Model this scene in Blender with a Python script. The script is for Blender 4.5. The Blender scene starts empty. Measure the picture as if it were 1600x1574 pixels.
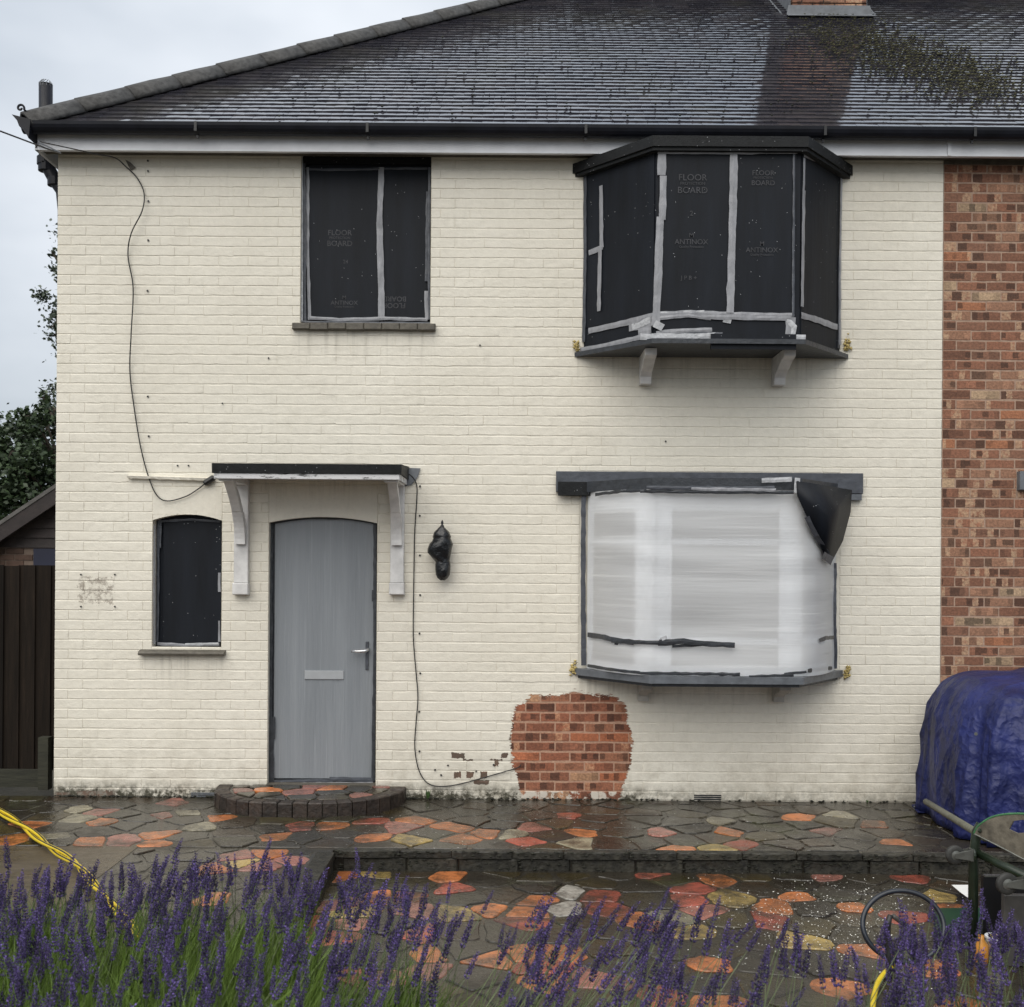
import bpy, math, random
from mathutils import Vector, Matrix, noise as mnoise
R = math.radians
random.seed(7)
rnd = random.random
def ru(a, b): return a + (b - a) * rnd()
scene = bpy.context.scene
col = scene.collection

# ------------------------------------------------------------ camera, world, sun, exposure
CAMY, CAMZ, F, PX, PY, ROLL = -8.45, 1.85, 1733.0, 800.0, 870.0, R(0.4)
cd = bpy.data.cameras.new('camera'); cam = bpy.data.objects.new('camera', cd); col.objects.link(cam)
cd.sensor_fit = 'HORIZONTAL'; cd.sensor_width = 36.0; cd.lens = 36.0 * F / 1600.0
cd.shift_y = (870.0 - 787.0) / 1600.0; cd.clip_end = 2000; cd.clip_start = 0.05
cam.matrix_world = Matrix.Translation((0, CAMY, CAMZ)) @ Matrix.Rotation(R(90), 4, 'X') @ Matrix.Rotation(ROLL, 4, 'Z')
scene.camera = cam
cd.dof.use_dof = True; cd.dof.focus_distance = 8.0; cd.dof.aperture_fstop = 5.6

SUN_EL, SUN_AZ = R(52), R(205)      # azimuth measured from +Y clockwise: behind the camera, a little left
world = bpy.data.worlds.new('World'); scene.world = world; world.use_nodes = True
nt = world.node_tree; nt.nodes.clear()
def wn(t, **k):
    n = nt.nodes.new(t)
    for a, b in k.items(): setattr(n, a, b)
    return n
out = wn('ShaderNodeOutputWorld'); mix = wn('ShaderNodeMixShader')
sky = wn('ShaderNodeTexSky', sky_type='NISHITA', sun_disc=False, sun_elevation=SUN_EL, sun_rotation=SUN_AZ, air_density=1.0, dust_density=3.0)
bg1 = wn('ShaderNodeBackground'); bg1.inputs[1].default_value = 0.10
nt.links.new(sky.outputs[0], bg1.inputs[0])
bg2 = wn('ShaderNodeBackground'); bg2.inputs[1].default_value = 1.0
tc = wn('ShaderNodeTexCoord'); mp = wn('ShaderNodeMapping'); mp.inputs['Scale'].default_value = (1, 1, 2.2)
nz = wn('ShaderNodeTexNoise'); nz.inputs['Scale'].default_value = 1.7; nz.inputs['Detail'].default_value = 5; nz.inputs['Roughness'].default_value = .5
rmp = wn('ShaderNodeValToRGB')
rmp.color_ramp.elements[0].position = .38; rmp.color_ramp.elements[0].color = (.225, .255, .29, 1)
rmp.color_ramp.elements[1].position = .64; rmp.color_ramp.elements[1].color = (.43, .45, .475, 1)
sep = wn('ShaderNodeSeparateXYZ'); grad = wn('ShaderNodeMapRange'); grad.inputs[1].default_value = 0; grad.inputs[2].default_value = .7
grad.inputs[3].default_value = .94; grad.inputs[4].default_value = 1.30
mul = wn('ShaderNodeVectorMath', operation='SCALE')
L = nt.links.new
L(tc.outputs['Generated'], mp.inputs[0]); L(mp.outputs[0], nz.inputs['Vector']); L(nz.outputs[0], rmp.inputs[0])
L(tc.outputs['Generated'], sep.inputs[0]); L(sep.outputs[2], grad.inputs[0]); L(rmp.outputs[0], mul.inputs[0]); L(grad.outputs[0], mul.inputs[3])
L(mul.outputs[0], bg2.inputs[0]); mix.inputs[0].default_value = .9
L(bg1.outputs[0], mix.inputs[1]); L(bg2.outputs[0], mix.inputs[2]); L(mix.outputs[0], out.inputs[0])

sd = bpy.data.lights.new('sun', 'SUN'); sd.energy = 1.5; sd.angle = R(75); sd.color = (1, .95, .86)
so = bpy.data.objects.new('sun', sd); col.objects.link(so)
sdir = Vector((math.sin(SUN_AZ) * math.cos(SUN_EL), math.cos(SUN_AZ) * math.cos(SUN_EL), math.sin(SUN_EL)))
so.rotation_euler = sdir.to_track_quat('Z', 'Y').to_euler(); so.location = (-5, -12, 14)
vs = scene.view_settings; vs.view_transform = 'Standard'; vs.look = 'None'; vs.gamma = 1; vs.exposure = 0.92; vs.use_curve_mapping = False
scene.render.engine = 'CYCLES'

# ------------------------------------------------------------ places: a photograph's pixel met with a real plane
def ray(px, py):
    u = (px - PX) / F; v = (PY - py) / F; c, s = math.cos(ROLL), math.sin(ROLL)
    return Vector((u * c - v * s, 1.0, u * s + v * c))
O = Vector((0, CAMY, CAMZ))
def W(px, py, Y=0.0):
    return O + ray(px, py) * (Y - CAMY)
def G(px, py, z=0.0):
    d = ray(px, py); return O + d * ((z - CAMZ) / d.z)
def hit(px, py, p, n):
    d = ray(px, py); return O + d * ((Vector(p) - O).dot(n) / d.dot(n))

# ------------------------------------------------------------ mesh builder
WL = {}
class MB:
    def __init__(s): s.v = []; s.f = []
    def add(s, vs_, fs):
        b = len(s.v); s.v += [tuple(p) for p in vs_]; s.f += [tuple(i + b for i in f) for f in fs]; return s
    def box(s, x0, x1, y0, y1, z0, z1):
        return s.add([(x0,y0,z0),(x1,y0,z0),(x1,y1,z0),(x0,y1,z0),(x0,y0,z1),(x1,y0,z1),(x1,y1,z1),(x0,y1,z1)],
            [(0,3,2,1),(4,5,6,7),(0,1,5,4),(1,2,6,5),(2,3,7,6),(3,0,4,7)])
    def bbox(s, x0, x1, y0, y1, z0, z1, b=.005):
        # box whose vertical+horizontal edges are chamfered on the front (-y) face
        V = [(x0,y1,z0),(x1,y1,z0),(x1,y1,z1),(x0,y1,z1),(x0,y0+b,z0),(x1,y0+b,z0),(x1,y0+b,z1),(x0,y0+b,z1),
             (x0+b,y0,z0+b),(x1-b,y0,z0+b),(x1-b,y0,z1-b),(x0+b,y0,z1-b)]
        return s.add(V, [(0,3,2,1),(0,1,5,4),(1,2,6,5),(2,3,7,6),(3,0,4,7),(4,5,9,8),(5,6,10,9),(6,7,11,10),(7,4,8,11),(8,9,10,11)])
    def prism(s, poly, z0, z1, b=0.0):
        n = len(poly); V = [(p[0],p[1],z0) for p in poly] + [(p[0],p[1],z1-b) for p in poly]
        Fc = [tuple(range(n-1,-1,-1))] + [(i,(i+1)%n,n+(i+1)%n,n+i) for i in range(n)]
        if b > 0:
            cx = sum(p[0] for p in poly)/n; cy = sum(p[1] for p in poly)/n
            for p in poly:
                d = math.hypot(p[0]-cx, p[1]-cy) or 1; k = max(0.5, 1 - b*1.3/d)
                V.append((cx+(p[0]-cx)*k, cy+(p[1]-cy)*k, z1))
            Fc += [(n+i, n+(i+1)%n, 2*n+(i+1)%n, 2*n+i) for i in range(n)] + [tuple(range(2*n,3*n))]
        else: Fc.append(tuple(range(n,2*n)))
        return s.add(V, Fc)
    def profile(s, prof, x0, x1):   # polygon in (y,z), extruded along x
        n = len(prof); V = [(x0,p[0],p[1]) for p in prof] + [(x1,p[0],p[1]) for p in prof]
        return s.add(V, [tuple(range(n)), tuple(range(2*n-1,n-1,-1))] + [(i,n+i,n+(i+1)%n,(i+1)%n) for i in range(n)])
    def strip(s, A, B):             # two equal polylines joined by quads
        n = len(A); return s.add(list(A)+list(B), [(i,i+1,n+i+1,n+i) for i in range(n-1)])
    def tube(s, pts, r, k=8, caps=True):
        pts = [Vector(p) for p in pts]; n = len(pts); rs = r if isinstance(r, (list,tuple)) else [r]*n
        V = []; up = None
        for i, p in enumerate(pts):
            t = (pts[min(i+1,n-1)] - pts[max(i-1,0)]).normalized()
            if up is None: up = t.orthogonal().normalized()
            a = (up - t*up.dot(t)); a = a.normalized() if a.length > 1e-5 else t.orthogonal().normalized(); up = a; b = t.cross(a)
            for j in range(k):
                w = 2*math.pi*j/k; V.append(p + (a*math.cos(w) + b*math.sin(w))*rs[i])
        Fc = [(i*k+j, i*k+(j+1)%k, (i+1)*k+(j+1)%k, (i+1)*k+j) for i in range(n-1) for j in range(k)]
        if caps: Fc += [tuple(range(k-1,-1,-1)), tuple(range((n-1)*k, n*k))]
        return s.add(V, Fc)
    def lathe(s, c, prof, k=16, axis=(0,0,1), jit=0.0):
        q = Vector(axis).normalized().to_track_quat('Z','Y'); V = []
        for (r, h) in prof:
            for j in range(k):
                w = 2*math.pi*j/k; V.append(Vector(c) + q @ Vector((r*math.cos(w)*(1+jit*(rnd()-.5)), r*math.sin(w)*(1+jit*(rnd()-.5)), h)))
        n = len(prof)
        Fc = [(i*k+j, i*k+(j+1)%k, (i+1)*k+(j+1)%k, (i+1)*k+j) for i in range(n-1) for j in range(k)]
        return s.add(V, Fc + [tuple(range(k-1,-1,-1)), tuple(range((n-1)*k, n*k))])
    def lump(s, c, rx, ry, rz):
        x,y,z = c; V=[(x+rx,y,z),(x,y+ry,z),(x-rx,y,z),(x,y-ry,z),(x,y,z+rz),(x,y,z-rz)]
        return s.add(V, [(0,1,4),(1,2,4),(2,3,4),(3,0,4),(1,0,5),(2,1,5),(3,2,5),(0,3,5)])
    def build(s, name, mat, parent=None, smooth=False, stuff=False, thick=0, label=None, bevel=0):
        c = Vector((0,0,0))
        if s.v:
            xs = [p[0] for p in s.v]; ys = [p[1] for p in s.v]; zs = [p[2] for p in s.v]
            c = Vector(((min(xs)+max(xs))/2, (min(ys)+max(ys))/2, min(zs)))
        me = bpy.data.meshes.new(name); me.from_pydata([(p[0]-c.x,p[1]-c.y,p[2]-c.z) for p in s.v], [], s.f)
        me.update(); me.materials.append(mat)
        if smooth: me.polygons.foreach_set('use_smooth', [True]*len(me.polygons))
        return link(name, me, parent, c, stuff, thick, label, bevel)
def link(name, me, parent, c, stuff=False, thick=0, label=None, bevel=0):
    o = bpy.data.objects.new(name, me); col.objects.link(o); WL[o.name] = Vector(c)
    if parent: o.parent = parent; o.location = Vector(c) - WL[parent.name]
    else: o.location = c
    if stuff: o['kind'] = 'stuff'
    if label: o['label'] = label
    if thick:
        m = o.modifiers.new('thickness', 'SOLIDIFY'); m.thickness = thick; m.offset = 0
    if bevel:
        m = o.modifiers.new('bevel', 'BEVEL'); m.width = bevel; m.segments = 2; m.limit_method = 'ANGLE'
    return o
def thing(name, label, cat, loc=(0,0,0), group=None):
    o = bpy.data.objects.new(name, None); col.objects.link(o); o.location = loc; WL[o.name] = Vector(loc)
    o.empty_display_size = .2
    return tag(o, label, cat, group)
def tag(o, label, cat, group=None):
    o['label'] = label; o['category'] = cat
    if group: o['group'] = group
    return o
def struct(o, label=None):
    o['kind'] = 'structure'
    if label: o['label'] = label
    return o

# ------------------------------------------------------------ materials
class NT:
    def __init__(s, name):
        s.m = bpy.data.materials.new(name); s.m.use_nodes = True; s.t = s.m.node_tree
        s.b = s.t.nodes['Principled BSDF']; s.o = s.t.nodes['Material Output']; s._pos = None
    def n(s, t, **k):
        x = s.t.nodes.new(t)
        for a, b in k.items(): setattr(x, a, b)
        return x
    def put(s, sock, v):
        if isinstance(v, bpy.types.NodeSocket): s.t.links.new(v, sock)
        elif isinstance(v, (tuple, list)) and len(v) == 3 and sock.type == 'RGBA': sock.default_value = (*v, 1)
        else: sock.default_value = v
    def math(s, op, a, b=0.0, c=None, clamp=False):
        x = s.n('ShaderNodeMath', operation=op, use_clamp=clamp); s.put(x.inputs[0], a); s.put(x.inputs[1], b)
        if c is not None: s.put(x.inputs[2], c)
        return x.outputs[0]
    def pos(s):
        if s._pos is None:
            g = s.n('ShaderNodeNewGeometry'); q = s.n('ShaderNodeSeparateXYZ'); s.t.links.new(g.outputs['Position'], q.inputs[0])
            s._pos = (g.outputs['Position'], q.outputs[0], q.outputs[1], q.outputs[2])
        return s._pos
    def noise(s, scale, detail=4, rough=.55, stretch=None, off=0.0, coord=None):
        v = coord if coord is not None else s.pos()[0]
        if stretch or off:
            mp = s.n('ShaderNodeMapping'); mp.inputs['Scale'].default_value = stretch or (1,1,1); mp.inputs['Location'].default_value = (off, off*1.7, off*.6)
            s.put(mp.inputs[0], v); v = mp.outputs[0]
        x = s.n('ShaderNodeTexNoise'); x.inputs['Scale'].default_value = scale; x.inputs['Detail'].default_value = detail; x.inputs['Roughness'].default_value = rough
        s.put(x.inputs['Vector'], v); return x.outputs['Fac']
    def vor(s, scale, out='Distance', feature='F1'):
        x = s.n('ShaderNodeTexVoronoi', feature=feature); x.inputs['Scale'].default_value = scale; s.put(x.inputs['Vector'], s.pos()[0]); return x.outputs[out]
    def ramp(s, f, stops, interp='LINEAR'):
        x = s.n('ShaderNodeValToRGB'); e = x.color_ramp; e.interpolation = interp
        while len(e.elements) < len(stops): e.elements.new(0.5)
        for i, (p, c) in enumerate(stops):
            e.elements[i].position = p; e.elements[i].color = (*c, 1) if isinstance(c, tuple) else (c, c, c, 1)
        s.put(x.inputs[0], f); return x.outputs[0]
    def mix(s, f, a, b, blend='MIX'):
        x = s.n('ShaderNodeMix', data_type='RGBA', blend_type=blend); s.put(x.inputs[0], f); s.put(x.inputs[6], a); s.put(x.inputs[7], b); return x.outputs[2]
    def rng(s, f, a, b, c=0.0, d=1.0):
        x = s.n('ShaderNodeMapRange'); 
        for i, v in enumerate((f, a, b, c, d)): s.put(x.inputs[i], v)
        return x.outputs[0]
    def white(s, a, b=0.0):
        c = s.n('ShaderNodeCombineXYZ'); s.put(c.inputs[0], a); s.put(c.inputs[1], b)
        x = s.n('ShaderNodeTexWhiteNoise', noise_dimensions='2D'); s.t.links.new(c.outputs[0], x.inputs['Vector']); return x.outputs['Value']
    def bump(s, h, dist=.003, strength=1.0):
        x = s.n('ShaderNodeBump'); x.inputs['Strength'].default_value = strength; x.inputs['Distance'].default_value = dist
        s.put(x.inputs['Height'], h); s.t.links.new(x.outputs[0], s.b.inputs['Normal']); return x
    def fin(s, color=None, rough=None, **k):
        if color is not None: s.put(s.b.inputs['Base Color'], color)
        if rough is not None: s.put(s.b.inputs['Roughness'], rough)
        for a, v in k.items(): s.put(s.b.inputs[a.replace('_', ' ')], v)
        return s.m
def simple(name, c, rough=.6, var=.25, scale=8, bump=.001, bscale=60, metal=0.0, stretch=None, spec=.5, specks=0, obj=False, rvar=0):
    t = NT(name); n = t.noise(scale, 5, .6, stretch); d = tuple(x*(1-var) for x in c); e = tuple(min(1, x*(1+var)) for x in c)
    cc = t.ramp(n, [(.3, d), (.7, e)])
    if obj:
        oi = t.n('ShaderNodeObjectInfo'); cc = t.mix(1.0, cc, t.ramp(oi.outputs['Random'], [(0, .7), (1, 1.25)]), 'MULTIPLY')
    if specks:
        sp = t.math('LESS_THAN', t.vor(34), .085); sp = t.math('MULTIPLY', sp, t.math('GREATER_THAN', t.noise(9, 1, .5, off=3), 1-specks)); cc = t.mix(sp, cc, (.42, .43, .45))
    if bump: t.bump(t.noise(bscale, 4, .6, stretch), bump)
    r = rough if not rvar else t.rng(t.noise(scale*1.3, 4, .6, stretch, off=5), .3, .7, max(.04, rough-rvar), rough+rvar)
    return t.fin(cc, r, Metallic=metal, Specular_IOR_Level=spec)

COURSE, ZOFF, PITCH = .0751, -.008, .225
def raw_brick(t, warm=1.0):
    P, x, y, z = t.pos()
    zz = t.math('DIVIDE', t.math('SUBTRACT', z, ZOFF), COURSE); row = t.math('FLOOR', zz)
    off = t.math('MULTIPLY', t.math('MODULO', t.math('ADD', row, 40), 2), .5)
    xw = t.math('ADD', x, t.math('MULTIPLY', t.math('SUBTRACT', t.noise(60, 3, .6), .5), .022))
    bx0 = t.math('ADD', t.math('DIVIDE', x, PITCH), off); idx = t.math('FLOOR', bx0)
    fx = t.math('SUBTRACT', t.math('ADD', t.math('DIVIDE', xw, PITCH), off), idx)
    w1 = t.white(idx, row); w2 = t.white(t.math('ADD', idx, 37.3), row)
    base = t.ramp(w1, [(0, (.15,.078,.055)), (.28, (.195,.10,.070)), (.5, (.17,.095,.07)), (.68, (.215,.13,.095)), (.90, (.26,.125,.075)), (.96, (.25,.20,.15))], 'CONSTANT')
    nsub = t.math('ADD', t.math('FLOOR', t.math('MULTIPLY', w2, 3.4)), 3.0)
    sub = t.math('FLOOR', t.math('MULTIPLY', fx, nsub))
    w3 = t.white(t.math('ADD', t.math('MULTIPLY', idx, 7), sub), t.math('MULTIPLY', row, 1.37))
    kiss = t.ramp(w3, [(0, .36), (.20, .70), (.36, 1.0), (.80, 1.28)], 'CONSTANT')
    fz = t.math('SUBTRACT', zz, row); fz = t.math('ADD', fz, t.math('MULTIPLY', t.math('SUBTRACT', t.noise(70, 3, .6, off=4), .5), .3))
    inner = t.math('MULTIPLY', t.math('GREATER_THAN', fz, .24), t.math('LESS_THAN', fz, .80)); part = t.math('GREATER_THAN', t.white(t.math('ADD', idx, 5.1), t.math('ADD', row, sub)), .45)
    kf = t.math('MAXIMUM', inner, t.math('MULTIPLY', part, .85)); kf = t.math('MULTIPLY', kf, .9)
    c = t.mix(kf, base, t.mix(1.0, base, kiss, 'MULTIPLY'))
    pale = t.math('MULTIPLY', t.math('GREATER_THAN', w3, .84 if warm == 1.0 else .93), t.rng(t.noise(30, 3, .6, off=9), .35, .55))
    c = t.mix(t.math('MULTIPLY', pale, .65), c, (.36, .29, .22))
    c = t.mix(.8, c, t.ramp(t.noise(55, 6, .75), [(.28, .30), (.72, 1.6)]), 'MULTIPLY')
    if warm == 1.0: c = t.mix(1.0, c, (1.30, 1.12, .94), 'MULTIPLY')
    if warm != 1.0: c = t.mix(1.0, c, (1.08*warm, .92, .68), 'MULTIPLY')
    return c
def patch_mask(t):
    P, x, y, z = t.pos()
    rag = t.math('MULTIPLY', t.math('SUBTRACT', t.noise(26, 3, .7, stretch=(.6,1,2.4)), .5), .26)
    rag = t.math('ADD', rag, t.math('MULTIPLY', t.math('SUBTRACT', t.noise(6, 2, .5, off=2), .5), .22))
    hw = t.rng(z, 0.0, .28, .365, .455)
    ax = t.math('DIVIDE', t.math('ABSOLUTE', t.math('SUBTRACT', x, .46)), hw)
    az = t.math('DIVIDE', t.math('SUBTRACT', z, .30), .515); az = t.math('MAXIMUM', az, 0)
    d = t.math('POWER', t.math('ADD', t.math('POWER', ax, 4.2), t.math('POWER', az, 3.6)), .26)
    return t.math('LESS_THAN', t.math('ADD', d, rag), 1.0)
def box_mask(t, cx, cz, hx, hz, rag=.02):
    P, x, y, z = t.pos()
    d = t.math('MAXIMUM', t.math('SUBTRACT', t.math('ABSOLUTE', t.math('SUBTRACT', x, cx)), hx), t.math('SUBTRACT', t.math('ABSOLUTE', t.math('SUBTRACT', z, cz)), hz))
    return t.math('LESS_THAN', t.math('ADD', d, t.math('MULTIPLY', t.math('SUBTRACT', t.noise(40, 3, .6, off=cx), .5), rag*2)), 0)
def painted(name, mortar=False):
    t = NT(name); P, x, y, z = t.pos()
    c = t.ramp(t.noise(1.3, 5, .6), [(.3, (.70,.660,.565)), (.7, (.77,.730,.635))])
    c = t.mix(.35, c, t.ramp(t.noise(22, 6, .7), [(.2, .72), (.6, 1.0)]), 'MULTIPLY')
    # weathering: rain streaks, dirt at the foot
    c = t.mix(t.math('MULTIPLY', t.rng(t.noise(5, 4, .7, stretch=(1.5,1.5,.25), off=4), .55, .8), .22), c, (.40,.37,.30))
    c = t.mix(t.math('MULTIPLY', t.rng(t.noise(3.2, 6, .75, off=6), .56, .74), .18), c, (.42,.38,.32))
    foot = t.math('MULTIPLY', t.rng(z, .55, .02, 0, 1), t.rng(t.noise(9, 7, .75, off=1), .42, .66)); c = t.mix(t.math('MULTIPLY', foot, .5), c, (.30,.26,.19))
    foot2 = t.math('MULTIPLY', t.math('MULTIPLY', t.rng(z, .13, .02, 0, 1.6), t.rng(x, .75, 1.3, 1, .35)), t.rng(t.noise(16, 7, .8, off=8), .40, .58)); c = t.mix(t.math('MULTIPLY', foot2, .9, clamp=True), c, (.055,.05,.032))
    for (pa, pb, py, ln) in ((458,681,518,.32),(219,353,1028,.30),(898,1322,556,.28),(895,1322,1066,.22),(331,640,752,.15)):
        q0, q1 = W(pa, py), W(pb, py); zt0 = (q0.z+q1.z)/2
        inx = t.math('MULTIPLY', t.math('GREATER_THAN', x, q0.x), t.math('LESS_THAN', x, q1.x)); fall = t.math('MULTIPLY', t.rng(z, zt0-ln, zt0, 0, 1), t.math('LESS_THAN', z, zt0+.03))
        k = t.math('MULTIPLY', t.math('MULTIPLY', inx, fall), t.rng(t.noise(26, 3, .6, stretch=(1,1,.05), off=py*.01), .5, .72)); c = t.mix(t.math('MULTIPLY', k, .38), c, (.26,.24,.19))
    # scuffed place left of the small window
    sc = t.math('MULTIPLY', box_mask(t, -3.17, 1.57, .13, .10, .06), t.rng(t.noise(24, 6, .8), .46, .56)); c = t.mix(t.math('MULTIPLY', sc, .75), c, (.24,.20,.16))
    raw = raw_brick(t, 1.25)
    if mortar: raw = t.ramp(t.noise(50, 4), [(.3, (.33,.18,.12)), (.7, (.46,.29,.20))])
    else: raw = t.mix(t.math('MULTIPLY', t.math('LESS_THAN', z, .064), t.rng(t.noise(13, 5, .7), .46, .52)), raw, (.55,.50,.43))
    m = patch_mask(t)
    for (px, py, w, h) in [(716,1181,10,4),(788,1181,5,4),(715,1211,5,4.5),(735,1211,5.5,4.5),(756,1211,5.5,5),(752,1223,12,3),(776,1194,3,4),(731,1188,8,1.2),(775,1188,9,1.2),(95,1242,14,4),(150,1241,30,5)]:
        p = W(px, py); m = t.math('MAXIMUM', m, box_mask(t, p.x, p.z, w/205, h/205, .018))
    dk = t.math('LESS_THAN', x, .0); raw = t.mix(t.math('MULTIPLY', dk, .75), raw, (.10,.085,.065))
    c = t.mix(m, c, raw)
    h = t.math('ADD', t.math('MULTIPLY', t.noise(14, 4, .6), 1.0), t.math('MULTIPLY', t.noise(70, 4, .6), .30))
    h = t.math('SUBTRACT', h, t.math('MULTIPLY', m, .5))
    t.bump(h, .0055)
    return t.fin(c, t.rng(m, 0, 1, .55, .72))
M = {}
M['paint'] = painted('cream_masonry_paint'); M['paintm'] = painted('cream_paint_in_joints', True)
t = NT('old_brick'); c = raw_brick(t); t.bump(t.noise(60, 5, .65), .004); M['brick'] = t.fin(c, .8)
M['soot'] = simple('sooty_chimney_brick', (.045,.036,.032), .85, .5, 20, .004, 40)
M['mortar'] = simple('brown_mortar', (.34,.235,.175), .9, .25, 30)
M['tile'] = None
t = NT('wet_clay_tile'); oi = t.n('ShaderNodeObjectInfo')
P, x, y, z = t.pos()
cell = t.white(t.math('FLOOR', t.math('DIVIDE', x, .165)), t.math('FLOOR', t.math('MULTIPLY', y, 12.57)))
c = t.ramp(cell, [(0, (.028,.027,.036)), (.5, (.040,.038,.048)), (1, (.060,.054,.062))])
c = t.mix(.5, c, t.ramp(t.noise(35, 6, .7), [(.3, .35), (.7, 1.5)]), 'MULTIPLY')
c = t.mix(t.math('MULTIPLY', t.rng(t.noise(1.1, 5, .7, off=3), .5, .7), .5), c, (.075,.072,.055))
t.bump(t.noise(30, 4, .6), .0003); M['tile'] = t.fin(c, t.rng(t.noise(2.2, 6, .75),   .35, .65, .05, .17), Specular_IOR_Level=.8, Coat_Weight=.6, Coat_Roughness=.07)
M['hip'] = simple('weathered_hip_tile', (.048,.047,.046), .75, .6, 22, .005, 40)
M['moss'] = simple('roof_moss', (.12,.115,.06), .95, .5, 25, .002)
M['mossdark'] = simple('dark_moss', (.018,.018,.012), .95, .5, 25, .002)
M['greenm'] = simple('green_weed', (.05,.10,.025), .7, .4, 30, 0)
M['white'] = simple('white_gloss_paint', (.62,.63,.66), .4, .10, 5, .001, 30)
M['whitedirty'] = simple('dirty_white_paint', (.62,.61,.60), .5, .18, 9, .001, 30)
t = NT('flaking_white_fascia'); m_ = t.rng(t.noise(11, 7, .8, stretch=(.5,1,2.5)), .54, .60); c = t.mix(m_, (.60,.60,.61), (.05,.05,.05)); M['fascia'] = t.fin(c, .5)
M['corbel'] = simple('shaded_corbel_paint', (.40,.385,.35), .6, .2, 12, .002)  # lower bay corbels: the shade they sit in is put into the paint colour
M['lead'] = simple('grey_lead', (.13,.14,.155), .55, .25, 10, .003, 25)
M['gutter'] = simple('black_gutter', (.008,.009,.014), .45, .4, 6, .0005, spec=.25)
M['felt'] = simple('black_roofing_felt', (.009,.010,.011), .6, .4, 30, .002, 90, specks=.55, spec=.25)
M['board'] = simple('black_protection_board', (.0065,.0085,.013), .55, .35, 3, .002, 5, stretch=(3,3,.4), specks=.42, spec=.22)
M['print'] = simple('faint_grey_print', (.030,.031,.037), .6, .5, 30, 0)
M['tape'] = simple('silver_duct_tape', (.26,.265,.285), .38, .22, 22, .004, 28, stretch=(1,1,.4), rvar=.1)
M['tapelight'] = simple('bright_duct_tape', (.42,.43,.45), .3, .25, 25, .005, 40)
M['tapedark'] = simple('dark_duct_tape', (.032,.036,.043), .4, .3, 20, .004, 30)
M['tapemid'] = simple('slate_grey_tape', (.062,.068,.082), .42, .25, 14, .004, 25)
M['sill'] = simple('brown_stone_sill', (.095,.085,.068), .6, .35, 18, .003, 40)
M['sillgrey'] = simple('grey_painted_sill', (.11,.12,.135), .35, .25, 12, .002, 20)
t = NT('grey_door_film'); c = t.ramp(t.noise(2.5, 4, .6, stretch=(2.2,1,.18)), [(.3, (.200,.216,.234)), (.7, (.248,.266,.286))])
c = t.mix(t.math('MULTIPLY', t.rng(t.noise(30, 3, .6, stretch=(2.5,1,.05)), .56, .75), .4), c, (.34,.36,.38))
t.bump(t.noise(7, 4, .55, stretch=(3.5,1,.18)), .010); M['film'] = t.fin(c, .24)
M['doorpale'] = simple('pale_grey_plate', (.36,.375,.39), .35, .06, 20, 0)
M['chrome'] = simple('dull_chrome', (.62,.62,.63), .22, .1, 20, 0, metal=.8)
M['bag'] = simple('black_bin_bag', (.008,.009,.011), .22, .3, 10, .010, 22)
M['cable'] = simple('black_cable', (.015,.014,.014), .5, .2, 10, 0)
M['foam'] = simple('yellowed_foam', (.42,.33,.13), .8, .4, 40, .004, 60)
M['glass'] = simple('dark_window_glass', (.035,.04,.05), .08, .2, 3, 0)
M['upvc'] = simple('white_window_frame', (.88,.89,.90), .35, .04, 5, 0)
M['room'] = simple('room_wall', (.30,.30,.30), .9, .1, 3, 0)
M['cushion'] = simple('dark_chair_cloth', (.05,.05,.055), .9, .1, 3, 0)
t = NT('stretched_clear_plastic')
fold = t.math('ADD', t.noise(3.0, 4, .6, stretch=(.22,.22,3.6)), t.math('MULTIPLY', t.noise(9.0, 3, .6, stretch=(.15,.15,4.5), off=2), .35))
bmp = t.bump(fold, .010, .4)
t.fin((.94,.95,.96), .16)
rf = t.n('ShaderNodeBsdfRefraction'); rf.inputs['IOR'].default_value = 1.38; rf.inputs['Roughness'].default_value = .62; rf.inputs['Color'].default_value = (.93,.96,1,1)
t.t.links.new(bmp.outputs[0], rf.inputs['Normal'])
mx = t.n('ShaderNodeMixShader'); crease = t.rng(t.noise(11, 3, .5, stretch=(.08,.08,3.6), off=5), .57, .68, .50, .40)
t.put(mx.inputs[0], crease); t.t.links.new(t.b.outputs[0], mx.inputs[1]); t.t.links.new(rf.outputs[0], mx.inputs[2]); t.t.links.new(mx.outputs[0], t.o.inputs[0]); M['plastic'] = t.m
t = NT('dark_timber'); c = t.ramp(t.noise(6, 6, .7, stretch=(5,5,.35)), [(.25, (.006,.005,.004)), (.6, (.018,.014,.011)), (.8, (.036,.028,.022))]); t.bump(t.noise(20, 5, .6, stretch=(5,5,.3)), .003)
oi = t.n('ShaderNodeObjectInfo'); c = t.mix(1.0, c, t.ramp(oi.outputs['Random'], [(0,.65),(1,1.3)]), 'MULTIPLY'); M['timber'] = t.fin(t.mix(1.0, c, (.75,.66,.58), 'MULTIPLY'), .75, Specular_IOR_Level=.15)
M['timberg'] = simple('greenish_damp_timber', (.026,.026,.016), .8, .4, 10, .003, 30, stretch=(.4,1,4))
M['barge'] = simple('brown_barge_board', (.025,.018,.017), .7, .3, 10, .002, obj=True)
M['shedroof'] = simple('grey_shed_roof', (.10,.095,.09), .85, .35, 9, .004, 30)
M['shedbrick'] = simple('dark_shed_brick', (.075,.045,.033), .85, .3, 12, .003, obj=True)
M['shedmortar'] = simple('shed_mortar', (.16,.12,.095), .9, .2, 12, .002)
M['navy'] = simple('navy_door_paint', (.008,.010,.030), .45, .2, 5, 0)
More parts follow.
